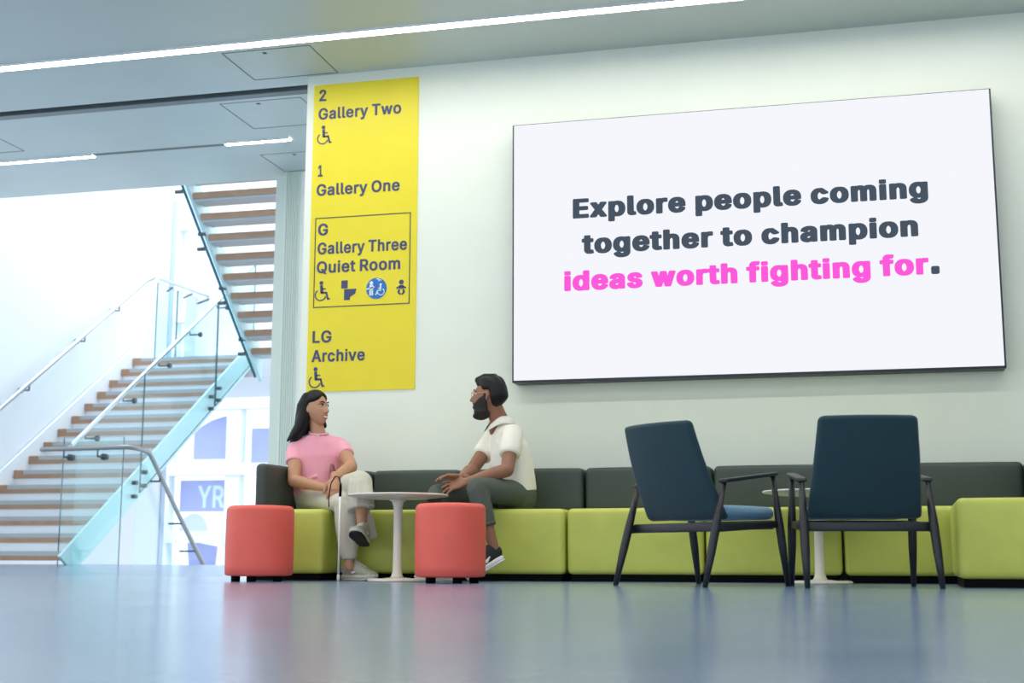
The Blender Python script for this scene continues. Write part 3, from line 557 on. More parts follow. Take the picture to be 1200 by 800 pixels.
# ------------------------------------------------------------------ modular sofas
def seat_block(name, x0, x1, y0, y1, parent, o, z0=0.042, z1=0.440):
    bm = bmesh.new(); cushion(bm, x0-o[0], x1-o[0], y0-o[1], y1-o[1], z0, z1, 0.032, 0.006)
    return obj(name, bm, M_GREEN, parent, True)
def back_block(x0, x1, y0, y1, parent, o, z0=0.436, z1=0.728):
    bm = bmesh.new(); cushion(bm, x0-o[0], x1-o[0], y0-o[1], y1-o[1], z0, z1, 0.03, 0.005)
    return obj('backrest', bm, M_GREY, parent, True)
def plinth(x0, x1, y0, y1, parent, o):
    bm = bmesh.new(); box(bm, x0-o[0]+0.03, x1-o[0]-0.03, y0-o[1]+0.025, y1-o[1]-0.03, 0.0, 0.045)
    return obj('plinth', bm, M_BLACK, parent)
def sofa_unit(x0, x1, y0, label, backs, y1=-0.02):
    o = ((x0+x1)/2, (y0+y1)/2)
    t = thing('sofa_unit', label, 'sofa', (o[0], o[1], 0), 0, 'modular sofa units along the wall')
    g = 0.008
    seat_block('seat', x0+g, x1-g, y0, y1, t, o); plinth(x0, x1, y0, y1, t, o)
    for b in backs: back_block(b[0]+g, b[1]-g, b[2], b[3], t, o)
    return t
YB = -0.24
sofa_unit(-3.632, -3.148, -1.085, 'green corner sofa unit at the left end with charcoal side back, the woman on it', [(-3.632, -3.535, -1.085, -0.02), (-3.54, -3.148, YB, -0.02)])
sofa_unit(-3.148, -2.517, -0.84, 'green sofa unit behind the left round table with charcoal back', [(-3.148, -2.517, YB, -0.02)])
sofa_unit(-2.517, -1.672, -0.84, 'green sofa unit with charcoal back that the man sits on', [(-2.517, -1.672, YB, -0.02)])
sofa_unit(-1.672, -0.83, -0.84, 'green sofa unit with charcoal back just right of the seated man', [(-1.672, -0.83, YB, -0.02)])
sofa_unit(-0.83, -0.03, -0.84, 'green sofa unit with charcoal back behind the right round table', [(-0.83, -0.03, YB, -0.02)])
sofa_unit(-0.03, 1.27, -0.84, 'green corner sofa unit against the wall behind the right lounge chair', [(-0.03, 1.06, YB, -0.02), (1.06, 1.27, -0.835, -0.02)])
ra = sofa_unit(0.538, 1.28, -1.90, 'green sofa unit at the right end reaching towards the camera', [(1.06, 1.27, -1.90, -0.88)], -0.88); ra.rotation_euler.z = -0.04
# ------------------------------------------------------------------ red stools
def stool():
    t = thing('stool', 'x', 'stool', (0, 0, 0), 0, 'round red stools')
    R, z0, z1, r = 0.200, 0.036, 0.445, 0.032
    prof = [(R-0.03, z0-0.004), (R-0.008, z0), (R, z0+0.008)]+[(R+0.002*math.sin(math.pi*k/8), z0+0.01+(z1-r-z0-0.01)*k/8) for k in range(1, 9)]
    prof += [(R-r+r*math.cos(a*math.pi/16), z1-r+r*math.sin(a*math.pi/16)) for a in range(1, 9)]
    prof += [(R*0.5, z1+0.004), (0.02, z1+0.006)]
    bm = bmesh.new(); lathe(bm, prof, 64); obj('cushion', bm, M_RED, t, True)
    for k in range(5):
        a = 2*math.pi*k/5-math.pi/2+0.1
        bm = bmesh.new(); lathe(bm, [(0.024, 0.0), (0.027, 0.004), (0.027, 0.036)], 20, (0.135*math.cos(a), 0.135*math.sin(a))); obj('foot', bm, M_BLACK, t, True)
    return t
s1 = stool(); s1.location = (-3.412, -1.44, 0); s1['label'] = 'round red stool at the left, in front of the charcoal side back'
dup(s1, (-2.195, -1.54, 0), 0.5, 'round red stool in front of the seated man')
# ------------------------------------------------------------------ round pedestal tables
def table():
    t = thing('pedestal_table', 'x', 'table', (0, 0, 0), 0, 'white round pedestal tables')
    bm = bmesh.new(); lathe(bm, [(0.04, 0.488), (0.20, 0.493), (0.298, 0.506), (0.306, 0.511), (0.306, 0.515), (0.300, 0.518), (0.01, 0.518)], 72); obj('tabletop', bm, M_TABLE, t, True)
    bm = bmesh.new(); lathe(bm, [(0.045, 0.020), (0.034, 0.035), (0.028, 0.06), (0.026, 0.12), (0.0255, 0.39), (0.028, 0.445), (0.036, 0.473), (0.060, 0.488), (0.02, 0.491)], 36); obj('column', bm, M_TABLE, t, True)
    bm = bmesh.new(); lathe(bm, [(0.172, 0.0), (0.178, 0.004), (0.178, 0.012), (0.170, 0.017), (0.09, 0.019), (0.055, 0.023), (0.02, 0.024)], 64); obj('base', bm, M_TABLE, t, True)
    return t
t1 = table(); t1.location = (-2.635, -1.18, 0); t1['label'] = 'white round pedestal table between the woman and the man'
dup(t1, (-0.16, -1.13, 0), 0, 'white round pedestal table behind the two blue lounge chairs')
# ------------------------------------------------------------------ lounge chairs
def chair():
    t = thing('lounge_chair', 'x', 'chair', (0, 0, 0), 0, 'blue upholstered lounge chairs')
    # back shell: slightly dished, leaning panel with rounded corners
    nx, nz = 48, 72; W0, W1, Z0, Z1 = 0.280, 0.236, 0.335, 0.826; T = 0.042
    bm = bmesh.new()
    def pt(i, j, side):
        u, v = -1+2*i/nx, j/nz
        # rounded outline
        r = 0.026; half = W0+(W1-W0)*v; zz = Z0+(Z1-Z0)*v
        x = u*half; 
        for zc, s in ((Z0+r, -1), (Z1-r, 1)):
            if (zz-zc)*s > 0:
                lim = half-r+math.sqrt(max(r*r-(zz-zc)**2, 0)); x = u*lim
        yy = -0.105-0.215*v-0.02*math.sin(math.pi*v)
        yy += 0.030*(u*u) - 0.015
        e = min(1.0, max(0.0, (1-abs(u))/0.08), max(0.0, min(v, 1-v)/0.05+0.0)); th = T/2*math.sqrt(max(0.05, 1-(1-e)**2))
        return (x, yy+(-th if side else th), zz)
    g = [[[bm.verts.new(pt(i, j, s)) for j in range(nz+1)] for i in range(nx+1)] for s in (0, 1)]
    for s in (0, 1):
        for i in range(nx):
            for j in range(nz): bm.faces.new((g[s][i][j], g[s][i+1][j], g[s][i+1][j+1], g[s][i][j+1]))
    for i in range(nx):
        for j in (0, nz): bm.faces.new((g[0][i][j], g[0][i+1][j], g[1][i+1][j], g[1][i][j]))
    for j in range(nz):
        for i in (0, nx): bm.faces.new((g[0][i][j], g[0][i][j+1], g[1][i][j+1], g[1][i][j]))
    obj('backrest', bm, M_TEAL, t, True)
    bm = bmesh.new(); cushion(bm, -0.252, 0.252, -0.085, 0.305, 0.340, 0.406, 0.032, 0.012); o = obj('seat', bm, M_TEAL_TOPLIT, t, True); o['label'] = 'seat cushion, light from above painted in as lighter blue'
    for s in (-1, 1):
        x = s*0.305
        tube('leg', [(s*0.315, -0.315, 0.0), (s*0.312, -0.257, 0.18), (s*0.309, -0.218, 0.30), (s*0.305, -0.145, 0.525)], [(0.013, 0.013), (0.022, 0.021), (0.023, 0.021), (0.013, 0.012)], M_FRAME, t, 14, (1, 0, 0), cap=False)
        tube('leg', [(s*0.312, 0.315, 0.0), (s*0.309, 0.284, 0.20), (s*0.308, 0.266, 0.31), (s*0.305, 0.225, 0.57)], [(0.013, 0.013), (0.022, 0.021), (0.023, 0.021), (0.013, 0.012)], M_FRAME, t, 14, (1, 0, 0), cap=False)
        bm = bmesh.new(); prism(bm, [(-0.166, 0.516), (-0.150, 0.514), (0.235, 0.563), (0.252, 0.572), (0.246, 0.584), (-0.158, 0.534)], 'x', s*0.305-0.025, s*0.305+0.025); bevel(obj('armrest', bm, M_FRAME, t), 0.008, 3)
        bm = bmesh.new(); prism(bm, [(-0.225, 0.268), (0.275, 0.298), (0.275, 0.335), (-0.225, 0.312)], 'x', s*0.303-0.012, s*0.303+0.012); bevel(obj('side_rail', bm, M_FRAME, t), 0.005, 2)
    for y, z in ((-0.185, 0.295), (0.225, 0.312)):
        bevel(obj('cross_rail', bx(-0.295, 0.295, y-0.012, y+0.012, z-0.023, z+0.023), M_FRAME, t), 0.005, 2)
    return t
c1 = chair()
# chair seen three-quarter from behind, turned to the right
def place(o, rear_near, heading, half=0.315):
    h = Vector(heading).normalized(); left = Vector((-h.y, h.x))
    c = Vector(rear_near)+left*half+h*0.315 if half else Vector(rear_near)+h*0.315
    return (c.x, c.y, 0), math.atan2(h.y, h.x)-math.pi/2
loc, rz = place(c1, (-0.685, -2.27), (0.60, 0.80))
c1.location = loc; c1.rotation_euler = (0, 0, rz); c1['label'] = 'blue lounge chair turned sideways with its seat showing, painted lighter as if lit from above'
loc, rz = place(None, (0.115, -2.24), (-0.16, 0.98), 0)
dup(c1, loc, rz, 'blue lounge chair seen square from behind at the right')
# ------------------------------------------------------------------ people
M_SKINW = mat('skin_warm', (194, 144, 112), 0.5, sss=0.08, noise=0.04, nscale=30)
M_SKINM = mat('skin_brown', (148, 102, 78), 0.5, sss=0.08, noise=0.04, nscale=30)
M_HAIR = mat('black_hair', (13, 13, 15), 0.5, spec=0.3, bump=0.6, bscale=120)
M_BEARD = mat('dark_beard', (38, 29, 26), 0.7, bump=0.6, bscale=300)
M_PINK = mat('pink_knit', (246, 170, 187), 0.8, noise=0.03, nscale=12, bump=0.35, bscale=26, sheen=0.2)
M_CREAM = mat('cream_knit', (238, 234, 220), 0.8, noise=0.03, nscale=12, bump=0.4, bscale=24, sheen=0.2)
M_STONE = mat('stone_cotton', (206, 202, 186), 0.8, noise=0.04, nscale=9, bump=0.5, bscale=20)
M_OLIVE = mat('dark_olive_cotton', (82, 90, 80), 0.8, noise=0.05, nscale=9, bump=0.5, bscale=20)
M_EYE = mat('eye_white', (236, 232, 226), 0.3); M_IRIS = mat('eye_dark', (24, 16, 14), 0.2)
M_LIP = mat('lip_rose', (176, 92, 88), 0.45); M_TEETH = mat('teeth_white', (244, 240, 232), 0.3); M_MOUTH = mat('mouth_dark', (60, 20, 20), 0.6)
M_SAGE = mat('sage_suede', (176, 180, 160), 0.7, noise=0.05, nscale=40); M_SOLE = mat('pale_sole', (206, 204, 190), 0.6); M_RUBBER = mat('black_rubber', (14, 14, 15), 0.6)
M_LACE = mat('pale_lace', (222, 222, 212), 0.7); M_WSOLE = mat('white_sole', (232, 232, 228), 0.5); M_KNITSHOE = mat('black_knit', (26, 27, 30), 0.7)
M_GOLD = mat('thin_gold', (196, 160, 96), 0.3, metal=1.0); M_PEARL = mat('pearl_white', (240, 236, 228), 0.3)

def soft(o, voxel, it=4, fac=0.5):
    r = o.modifiers.new('fuse', 'REMESH'); r.mode = 'VOXEL'; r.voxel_size = voxel; r.use_smooth_shade = True
    if it:
        s = o.modifiers.new('soften', 'SMOOTH'); s.factor = fac; s.iterations = it
    return o
class Fig:
    """collects lofts in world coordinates and links them under the person's empty"""
    def __init__(self, root): self.root = root; self.o = root.location.copy()
    def part(self, name, bm, m, parent=None, voxel=None, it=4, fac=0.5, smooth=True):
        bmesh.ops.translate(bm, verts=bm.verts[:], vec=-self.o)
        o = obj(name, bm, m, parent or self.root, smooth)
        if voxel: soft(o, voxel, it, fac)
        return o
def V3(*a): return Vector(a)
def lerp(a, b, t): return Vector(a)*(1-t)+Vector(b)*t
def ellipsoid(bm, c, ax, n=20, mi=0):
    """ax = three axis vectors"""
    c = Vector(c); rings = []
    A, B, D = [Vector(x) for x in ax]
    for i in range(1, n):
        ph = -math.pi/2+math.pi*i/n
        rings.append([bm.verts.new(c+A*(math.cos(ph)*math.cos(t))+B*(math.cos(ph)*math.sin(t))+D*math.sin(ph)) for t in [2*math.pi*k/n for k in range(n)]])
    for R0, R1 in zip(rings, rings[1:]):
        for k in range(n): bm.faces.new((R0[k], R0[(k+1) % n], R1[(k+1) % n], R1[k])).material_index = mi
    bm.faces.new(rings[0]).material_index = mi; bm.faces.new(rings[-1]).material_index = mi
def sst(a, b, x):
    t = min(1, max(0, (x-a)/(b-a))); return t*t*(3-2*t)
class Head:
    def __init__(self, c, F, U, s=1.0, masc=0.0, jaw=0.0):
        self.c = Vector(c); self.F = Vector(F).normalized(); U = Vector(U); self.U = (U-self.F*U.dot(self.F)).normalized(); self.L = self.U.cross(self.F); self.s = s; self.masc = masc; self.jaw = jaw
    def P(self, x, y, z): return self.c+(self.F*x+self.L*y+self.U*z)*self.s
    def surf(self, d, face=True):
        dx, dy, dz = d
        x = (0.097 if dx > 0 else 0.102)*dx; y = 0.074*dy; z = (0.118 if dz > 0 else 0.117)*dz
        t = max(0, -z/0.117)
        s = t**1.5
        y *= 1-(0.36-0.08*self.masc)*s
        if x < 0: x *= 1-0.55*t
        x += (0.040+0.006*self.masc)*s
        if dx > 0: x *= 1+0.05*t
        # forehead and temples
        if dx > 0 and z > 0.0: y *= 1-0.06*dx
        if face and dx > 0:
            g = math.exp(-(y/0.0125)**2)
            h = 0.0
            if -0.045 < z < 0.03:
                h = 0.027*sst(0.034, -0.026, z) if z > -0.026 else 0.027*sst(-0.044, -0.028, z)
            x += h*g*(1.0+0.28*self.masc)
            x += 0.010*math.exp(-((abs(y)-0.013)/0.007)**2-((z+0.031)/0.008)**2)
            x -= 0.010*math.exp(-((abs(y)-0.032)/0.016)**2-((z-0.014)/0.012)**2)
            x += 0.005*math.exp(-((z-0.036)/0.010)**2)*math.exp(-(y/0.055)**4)*(0.6+0.6*self.masc)
            x += 0.005*math.exp(-((abs(y)-0.040)/0.018)**2-((z+0.022)/0.018)**2)
            x += 0.006*math.exp(-(y/0.022)**2-((z+0.062)/0.014)**2)
            x += 0.008*math.exp(-(y/0.020)**2-((z+0.106)/0.014)**2)
        # open jaw drops the chin
        if self.jaw and face and dx > 0: x -= 0.030*math.exp(-(y/0.027)**4-((z+0.071)/0.0125)**2)
        if self.jaw and z < -0.055: z -= self.jaw*sst(-0.055, -0.085, z)
        return x, y, z
    def mesh(self, bm, off=None, nu=96, nv=64, face=True):
        rings = []
        for i in range(1, nv):
            ph = -math.pi/2+math.pi*i/nv; ring = []
            for k in range(nu):
                t = 2*math.pi*k/nu; d = (math.cos(ph)*math.cos(t), math.cos(ph)*math.sin(t), math.sin(ph))
                x, y, z = self.surf(d, face)
                if off:
                    e = off(x, y, z, d); x += d[0]*e; y += d[1]*e; z += d[2]*e
                ring.append(bm.verts.new(self.P(x, y, z)))
            rings.append(ring)
        for A, B in zip(rings, rings[1:]):
            for k in range(nu): bm.faces.new((A[k], A[(k+1) % nu], B[(k+1) % nu], B[k]))
        bm.faces.new(rings[0]); bm.faces.new(rings[-1])
    def ears(self, bm):
        for s in (-1, 1):
            ellipsoid(bm, self.P(-0.006, s*0.074, -0.004), [(self.F*0.017+self.L*s*-0.004)*self.s, self.L*0.008*self.s, (self.U*0.030-self.F*0.006)*self.s], 12)
    def features(self, fig, body, look=(0, 0), teeth=True):
        for s in (-1, 1):
            bm = bmesh.new(); c = self.P(0.0805, s*0.031, 0.014); ellipsoid(bm, c, [self.F*0.010, self.L*0.0130, self.U*0.0050], 12); e = fig.part('eye', bm, M_EYE)
            bm = bmesh.new(); ellipsoid(bm, self.P(0.0872, s*0.031+look[0], 0.014+look[1]), [self.F*0.0055, self.L*0.0078, self.U*0.0056], 10); fig.part('iris', bm, M_IRIS, e)
            bm = bmesh.new(); loft(bm, [self.P(0.098, s*0.014, 0.034), self.P(0.096, s*0.030, 0.041), self.P(0.082, s*0.049, 0.036)], [0.0035, 0.0042, 0.0022], 8); fig.part('eyebrow', bm, M_HAIR)
            bm = bmesh.new(); loft(bm, [self.P(0.090, s*0.017, 0.021), self.P(0.0925, s*0.030, 0.0245), self.P(0.082, s*0.046, 0.018)], [0.0022, 0.0032, 0.0022], 8); fig.part('eyelash', bm, M_HAIR)
def hand(bm, wrist, d, back, side, curl=0.5, spread=0.25, s=1.0, thumb=0.6):
    """wrist point, pointing direction d, back-of-hand normal, side=+1/-1 chooses the thumb side"""
    wrist = Vector(wrist); d = Vector(d).normalized(); back = Vector(back); back = (back-d*back.dot(d)).normalized(); lat = back.cross(d).normalized()*side
    loft(bm, [wrist-d*0.03*s, wrist+d*0.005*s, wrist+d*0.045*s, wrist+d*0.085*s], [(0.024*s, 0.018*s), (0.026*s, 0.018*s), (0.038*s, 0.016*s), (0.036*s, 0.013*s)], 16, lat)
    for k, (o, Ls) in enumerate(((0.030, 0.072), (0.011, 0.080), (-0.009, 0.075), (-0.027, 0.058))):
        p = wrist+d*(0.082-abs(o-0.008)*0.15)*s+lat*o*s; a = 0.0; pts = [p-d*0.02*s, p]; fd = (d+lat*(o/0.030)*spread*0.5).normalized()
        for j, seg in enumerate((0.45, 0.31, 0.24)):
            a += curl*(0.75, 0.95, 0.6)[j]*(1+0.10*k)
            dd = fd*math.cos(a)-back*math.sin(a); p = p+dd*Ls*seg*s; pts.append(p)
        loft(bm, pts, [0.0095*s, 0.0092*s, 0.0085*s, 0.0078*s, 0.0066*s], 10)
    p = wrist+d*0.022*s+lat*0.028*s; t1 = (d*0.75+lat*0.65-back*0.25*thumb).normalized(); t2 = (d*0.95+lat*0.15-back*0.45*thumb).normalized()
    loft(bm, [p-lat*0.012*s, p+t1*0.034*s, p+t1*0.034*s+t2*0.030*s, p+t1*0.034*s+t2*0.056*s], [0.0135*s, 0.0115*s, 0.0098*s, 0.0080*s], 10)
def sneaker(fig, heel, toe, up, name, m_up, m_sole, m_out, m_lace, m_mark, wid=0.047, lab=None):
    """low trainer: heel and toe are points under the sole; up is the shoe's own up direction"""
    heel, toe, up = Vector(heel), Vector(toe), Vector(up); d = (toe-heel).normalized(); up = (up-d*up.dot(d)).normalized(); lat = up.cross(d); Ln = (toe-heel).length
    def Q(t, h, l=0): return heel+d*Ln*t+up*h+lat*l
    root = bmesh.new()
    prof = [(0.04, 0.040, 0.080, 0.032), (0.14, 0.060, 0.112, 0.036), (0.26, 0.066, 0.118, 0.036), (0.40, 0.058, 0.094, 0.038), (0.55, 0.050, 0.072, 0.043), (0.72, 0.042, 0.052, 0.046), (0.88, 0.036, 0.040, 0.042), (0.96, 0.030, 0.030, 0.032)]
    loft(root, [Q(t, 0.020+hh/2) for t, c, hh, w in prof], [(hh/2, w*wid/0.047) for t, c, hh, w in prof], 20, up, power=2.4)
    sh = fig.part(name, root, m_up)
    if lab: sh['label'] = lab
    bm = bmesh.new(); ps = [(0.0, 0.026), (0.03, 0.034), (0.2, 0.038), (0.4, 0.039), (0.62, 0.047), (0.8, 0.047), (0.93, 0.038), (1.0, 0.022)]
    loft(bm, [Q(t, 0.022+(0.006 if t > 0.9 else 0)) for t, w in ps], [(0.014 if 0.02 < t < 0.98 else 0.009, w*wid/0.045) for t, w in ps], 20, up, power=4)
    fig.part('sole', bm, m_sole, sh)
    bm = bmesh.new(); loft(bm, [Q(t, 0.005+(0.008 if t > 0.9 else 0)) for t, w in ps], [(0.006, w*wid/0.045*0.97) for t, w in ps], 20, up, power=4); fig.part('outsole', bm, m_out, sh)
    bm = bmesh.new()
    for k in range(5):
        t = 0.36+0.075*k; h = 0.120-0.105*(t-0.26)-0.012
        hh = 0.022+(0.103-0.135*(t-0.33))
        loft(bm, [Q(t, hh-0.012, -0.026), Q(t, hh+0.003, -0.008), Q(t, hh+0.003, 0.008), Q(t, hh-0.012, 0.026)], [0.0035]*4, 8)
    o = fig.part('lace', bm, m_lace, sh, 0.002, 0)
    for s in (-1, 1):
        bm = bmesh.new(); w = wid/0.047
        loft(bm, [Q(0.30, 0.062, s*0.038*w), Q(0.42, 0.046, s*0.041*w), Q(0.54, 0.052, s*0.044*w)], [(0.004, 0.003), (0.010, 0.003), (0.003, 0.003)], 10, up); fig.part('side_mark', bm, m_mark, sh)
    return sh
UP = V3(0, 0, 1)
# ================================================================== the woman
wm = thing('person', 'woman in a pink top and stone trousers, legs crossed, smiling to the right', 'person', (-3.30, -0.70, 0.44))
fw = Fig(wm)
hd = Head((-3.412, -0.64, 1.118), (0.955, -0.30, 0.03), (0.0, 0.0, 1), 0.95)
neck0, neck1 = V3(-3.392, -0.615, 0.945), V3(-3.415, -0.63, 1.06)
shR, shL = V3(-3.535, -0.655, 0.880), V3(-3.262, -0.555, 0.885)
elR, wrR = V3(-3.480, -0.80, 0.632), V3(-3.205, -0.93, 0.578)
elL, wrL = V3(-3.120, -0.71, 0.725), V3(-3.150, -0.925, 0.640)
hipC = V3(-3.41, -0.52, 0.555)
hipR, hipL = V3(-3.47, -0.60, 0.53), V3(-3.33, -0.52, 0.54)
knR, anR = V3(-3.045, -0.985, 0.475), V3(-3.010, -1.00, 0.13)
knL, anL = V3(-2.935, -1.03, 0.598), V3(-2.900, -1.085, 0.335)
bm = bmesh.new()
hd.mesh(bm); hd.ears(bm)
loft(bm, [neck0-V3(0, 0, 0.05), neck0, lerp(neck0, neck1, 0.5), neck1+V3(0.0, 0, 0.02)], [0.062, 0.052, 0.047, 0.048], 20)
lat = (shL-shR).normalized(); fwd = V3(lat.y, -lat.x, 0)
loft(bm, [hipC, V3(-3.405, -0.55, 0.68), V3(-3.40, -0.585, 0.80), V3(-3.40, -0.60, 0.885), V3(-3.395, -0.61, 0.935)], [(0.125, 0.085), (0.110, 0.080), (0.125, 0.085), (0.125, 0.065), (0.070, 0.050)], 22, lat)
for s, e, w in ((shR, elR, wrR), (shL, elL, wrL)):
    loft(bm, [lerp(s, e, -0.02), lerp(s, e, 0.5), e], [0.044, 0.046, 0.041], 16); loft(bm, [e, lerp(e, w, 0.3), lerp(e, w, 0.75), w], [0.041, 0.041, 0.031, 0.025], 16)
for h, k, a in ((hipR, knR, anR), (hipL, knL, anL)):
    loft(bm, [h, k], [0.06, 0.045], 14); loft(bm, [k, lerp(k, a, 0.35), lerp(k, a, 0.8), a, a+(a-k).normalized()*0.05], [0.045, 0.046, 0.034, 0.030, 0.030], 14)
hand(bm, wrR, V3(0.080, -0.03, -0.035), V3(0.10, -0.85, 0.50), 1, 0.45, 0.25, 1.0)
hand(bm, wrL, V3(0.010, -0.03, -0.06), V3(0.45, -0.85, 0.2), -1, 0.50, 0.2, 1.0)
fw.part('body', bm, M_SKINW, None, 0.0042, 3)
hd.features(fw, None, (0.004, 0.0))
bm = bmesh.new(); loft(bm, [hd.P(0.076, -0.031, -0.046), hd.P(0.099, -0.016, -0.055), hd.P(0.105, 0, -0.056), hd.P(0.099, 0.016, -0.055), hd.P(0.076, 0.031, -0.046)], [0.002, 0.0036, 0.0042, 0.0036, 0.002], 10); fw.part('upper_lip', bm, M_LIP)
bm = bmesh.new(); loft(bm, [hd.P(0.076, -0.030, -0.047), hd.P(0.097, -0.017, -0.072), hd.P(0.102, 0, -0.078), hd.P(0.097, 0.017, -0.072), hd.P(0.076, 0.030, -0.047)], [0.002, 0.0042, 0.0050, 0.0042, 0.002], 10); fw.part('lower_lip', bm, M_LIP)
bm = bmesh.new(); loft(bm, [hd.P(0.082, -0.026, -0.052), hd.P(0.0985, -0.014, -0.063), hd.P(0.103, 0, -0.0665), hd.P(0.0985, 0.014, -0.063), hd.P(0.082, 0.026, -0.052)], [(0.003, 0.002), (0.007, 0.003), (0.009, 0.003), (0.007, 0.003), (0.003, 0.002)], 10, hd.U); fw.part('teeth', bm, M_TEETH)
# hair: full cap parted in the middle, long locks behind the right shoulder and a little past the left
def hair_w(x, y, z, d):
    line = 0.052+0.030*math.exp(-(y/0.03)**2)-0.020*sst(0.03, 0.08, abs(y))   # hairline height at the front
    m = sst(-0.006, 0.012, z-line) if x > 0.0 else 0.0
    xb = 0.030-0.055*sst(0.060, 0.005, z)
    m = max(m, sst(xb+0.012, xb-0.010, x))
    ear = math.exp(-((x+0.004)/0.016)**2-((z+0.008)/0.026)**2)
    return -0.012+0.030*m*(1-0.95*ear)
bm = bmesh.new(); hd.mesh(bm, hair_w, 72, 48, False)
P = hd.P
# lock behind the right shoulder: falls from the crown side down the back
loft(bm, [P(-0.03, -0.045, 0.08), P(-0.05, -0.062, 0.02), P(-0.060, -0.060, -0.06), P(-0.075, -0.062, -0.13), P(-0.100, -0.075, -0.185), P(-0.130, -0.092, -0.235)], [(0.040, 0.036), (0.052, 0.034), (0.058, 0.034), (0.056, 0.030), (0.046, 0.024), (0.020, 0.012)], 16, hd.F)
loft(bm, [P(-0.030, -0.062, 0.06), P(-0.040, -0.076, 0.0), P(-0.050, -0.082, -0.06), P(-0.070, -0.092, -0.125), P(-0.105, -0.110, -0.18), P(-0.130, -0.135, -0.225)], [(0.030, 0.020), (0.032, 0.020), (0.036, 0.022), (0.036, 0.022), (0.028, 0.016), (0.010, 0.008)], 14, hd.F)
loft(bm, [P(-0.07, 0.0, 0.05), P(-0.085, 0.0, -0.04), P(-0.085, -0.01, -0.12), P(-0.10, -0.03, -0.19)], [(0.05, 0.06), (0.045, 0.065), (0.04, 0.06), (0.024, 0.05)], 16, hd.F)
loft(bm, [P(-0.02, 0.068, 0.05), P(-0.02, 0.080, -0.02), P(0.0, 0.080, -0.09), P(0.030, 0.070, -0.125), P(0.045, 0.060, -0.120)], [(0.03, 0.014), (0.032, 0.014), (0.028, 0.016), (0.020, 0.014), (0.010, 0.008)], 14, hd.F)
fw.part('hair', bm, M_HAIR, None, 0.005, 3)
# pink boxy top
bm = bmesh.new()
loft(bm, [V3(-3.41, -0.56, 0.545), V3(-3.408, -0.575, 0.62), V3(-3.402, -0.585, 0.72), V3(-3.398, -0.598, 0.82), V3(-3.398, -0.607, 0.895), V3(-3.394, -0.612, 0.945)], [(0.165, 0.128), (0.166, 0.130), (0.166, 0.126), (0.170, 0.112), (0.156, 0.082), (0.072, 0.058)], 28, lat, cap=False)
for s, e in ((shR, elR), (shL, elL)):
    inn = lerp(s, (shR+shL)/2, 0.55)+V3(0, 0, 0.020)
    loft(bm, [inn, s+V3(0, 0, -0.004), lerp(s, e, 0.20)+(s-inn)*0.10, lerp(s, e, 0.50)+(s-inn)*0.06], [0.046, 0.050, 0.055, 0.056], 18, cap=False)
def folds(bm, fs):
    for a, m, b, r in fs: loft(bm, [a, m, b], [r*0.5, r, r*0.45], 8)
folds(bm, [(V3(-3.555, -0.66, 0.60), V3(-3.47, -0.705, 0.625), V3(-3.36, -0.715, 0.665), 0.012), (V3(-3.54, -0.66, 0.64), V3(-3.46, -0.70, 0.675), V3(-3.40, -0.71, 0.70), 0.011),
    (V3(-3.545, -0.655, 0.565), V3(-3.47, -0.70, 0.575), V3(-3.39, -0.70, 0.60), 0.013), (V3(-3.25, -0.645, 0.60), V3(-3.24, -0.655, 0.68), V3(-3.245, -0.655, 0.76), 0.010), (V3(-3.515, -0.67, 0.80), V3(-3.50, -0.69, 0.74), V3(-3.505, -0.69, 0.68), 0.009)])
fw.part('top', bm, M_PINK, None, 0.008, 6)
bm = bmesh.new(); ps = [neck0+V3(0, 0, 0.008)+(lat*math.cos(a)*0.062+fwd*math.sin(a)*0.052)+V3(0, 0, -0.010*math.sin(a)) for a in [2*math.pi*k/24 for k in range(25)]]
loft(bm, ps, [0.007]*25, 8, cap=False); fw.part('neckline', bm, M_PINK)
bm = bmesh.new(); c0 = V3(-3.365, -0.722, 0.64)
prism(bm, [(-3.262, 0.745), (-3.248, 0.70), (-3.232, 0.640), (-3.252, 0.640), (-3.264, 0.70)], 'y', -0.722, -0.66); sl_ = fw.part('hem_slit_shade', bm, mat('slit_shadow', (150, 96, 92), 0.8)); sl_['label'] = 'dark wedge painting in the shade of the front hem slit'  # solid wedge, its dark colour stands for shade inside the slit
bm = bmesh.new(); pts = [neck0+V3(0, 0, 0.022)+(lat*math.cos(a)*0.060+fwd*math.sin(a)*0.060)+V3(0, 0, -0.024*math.sin(a)) for a in [math.pi*k/16 for k in range(17)]]
for p in pts: ellipsoid(bm, p, [(0.0038, 0, 0), (0, 0.0038, 0), (0, 0, 0.0038)], 6)
ellipsoid(bm, pts[8]+V3(0, -0.002, -0.012), [(0.006, 0, 0), (0, 0.005, 0), (0, 0, 0.007)], 8)
fw.part('necklace', bm, M_PEARL)
# wide stone trousers
bm = bmesh.new()
loft(bm, [V3(-3.41, -0.535, 0.50), V3(-3.41, -0.54, 0.60)], [(0.165, 0.130), (0.155, 0.120)], 22, lat)
loft(bm, [hipR, lerp(hipR, knR, 0.5), knR], [(0.078, 0.088), (0.070, 0.084), (0.064, 0.076)], 20, UP)
loft(bm, [knR, lerp(knR, anR, 0.35), lerp(knR, anR, 0.75), lerp(knR, anR, 1.0)], [(0.076, 0.070), (0.078, 0.074), (0.066, 0.062), (0.046, 0.046)], 20, V3(1, 0, 0), cap=False)
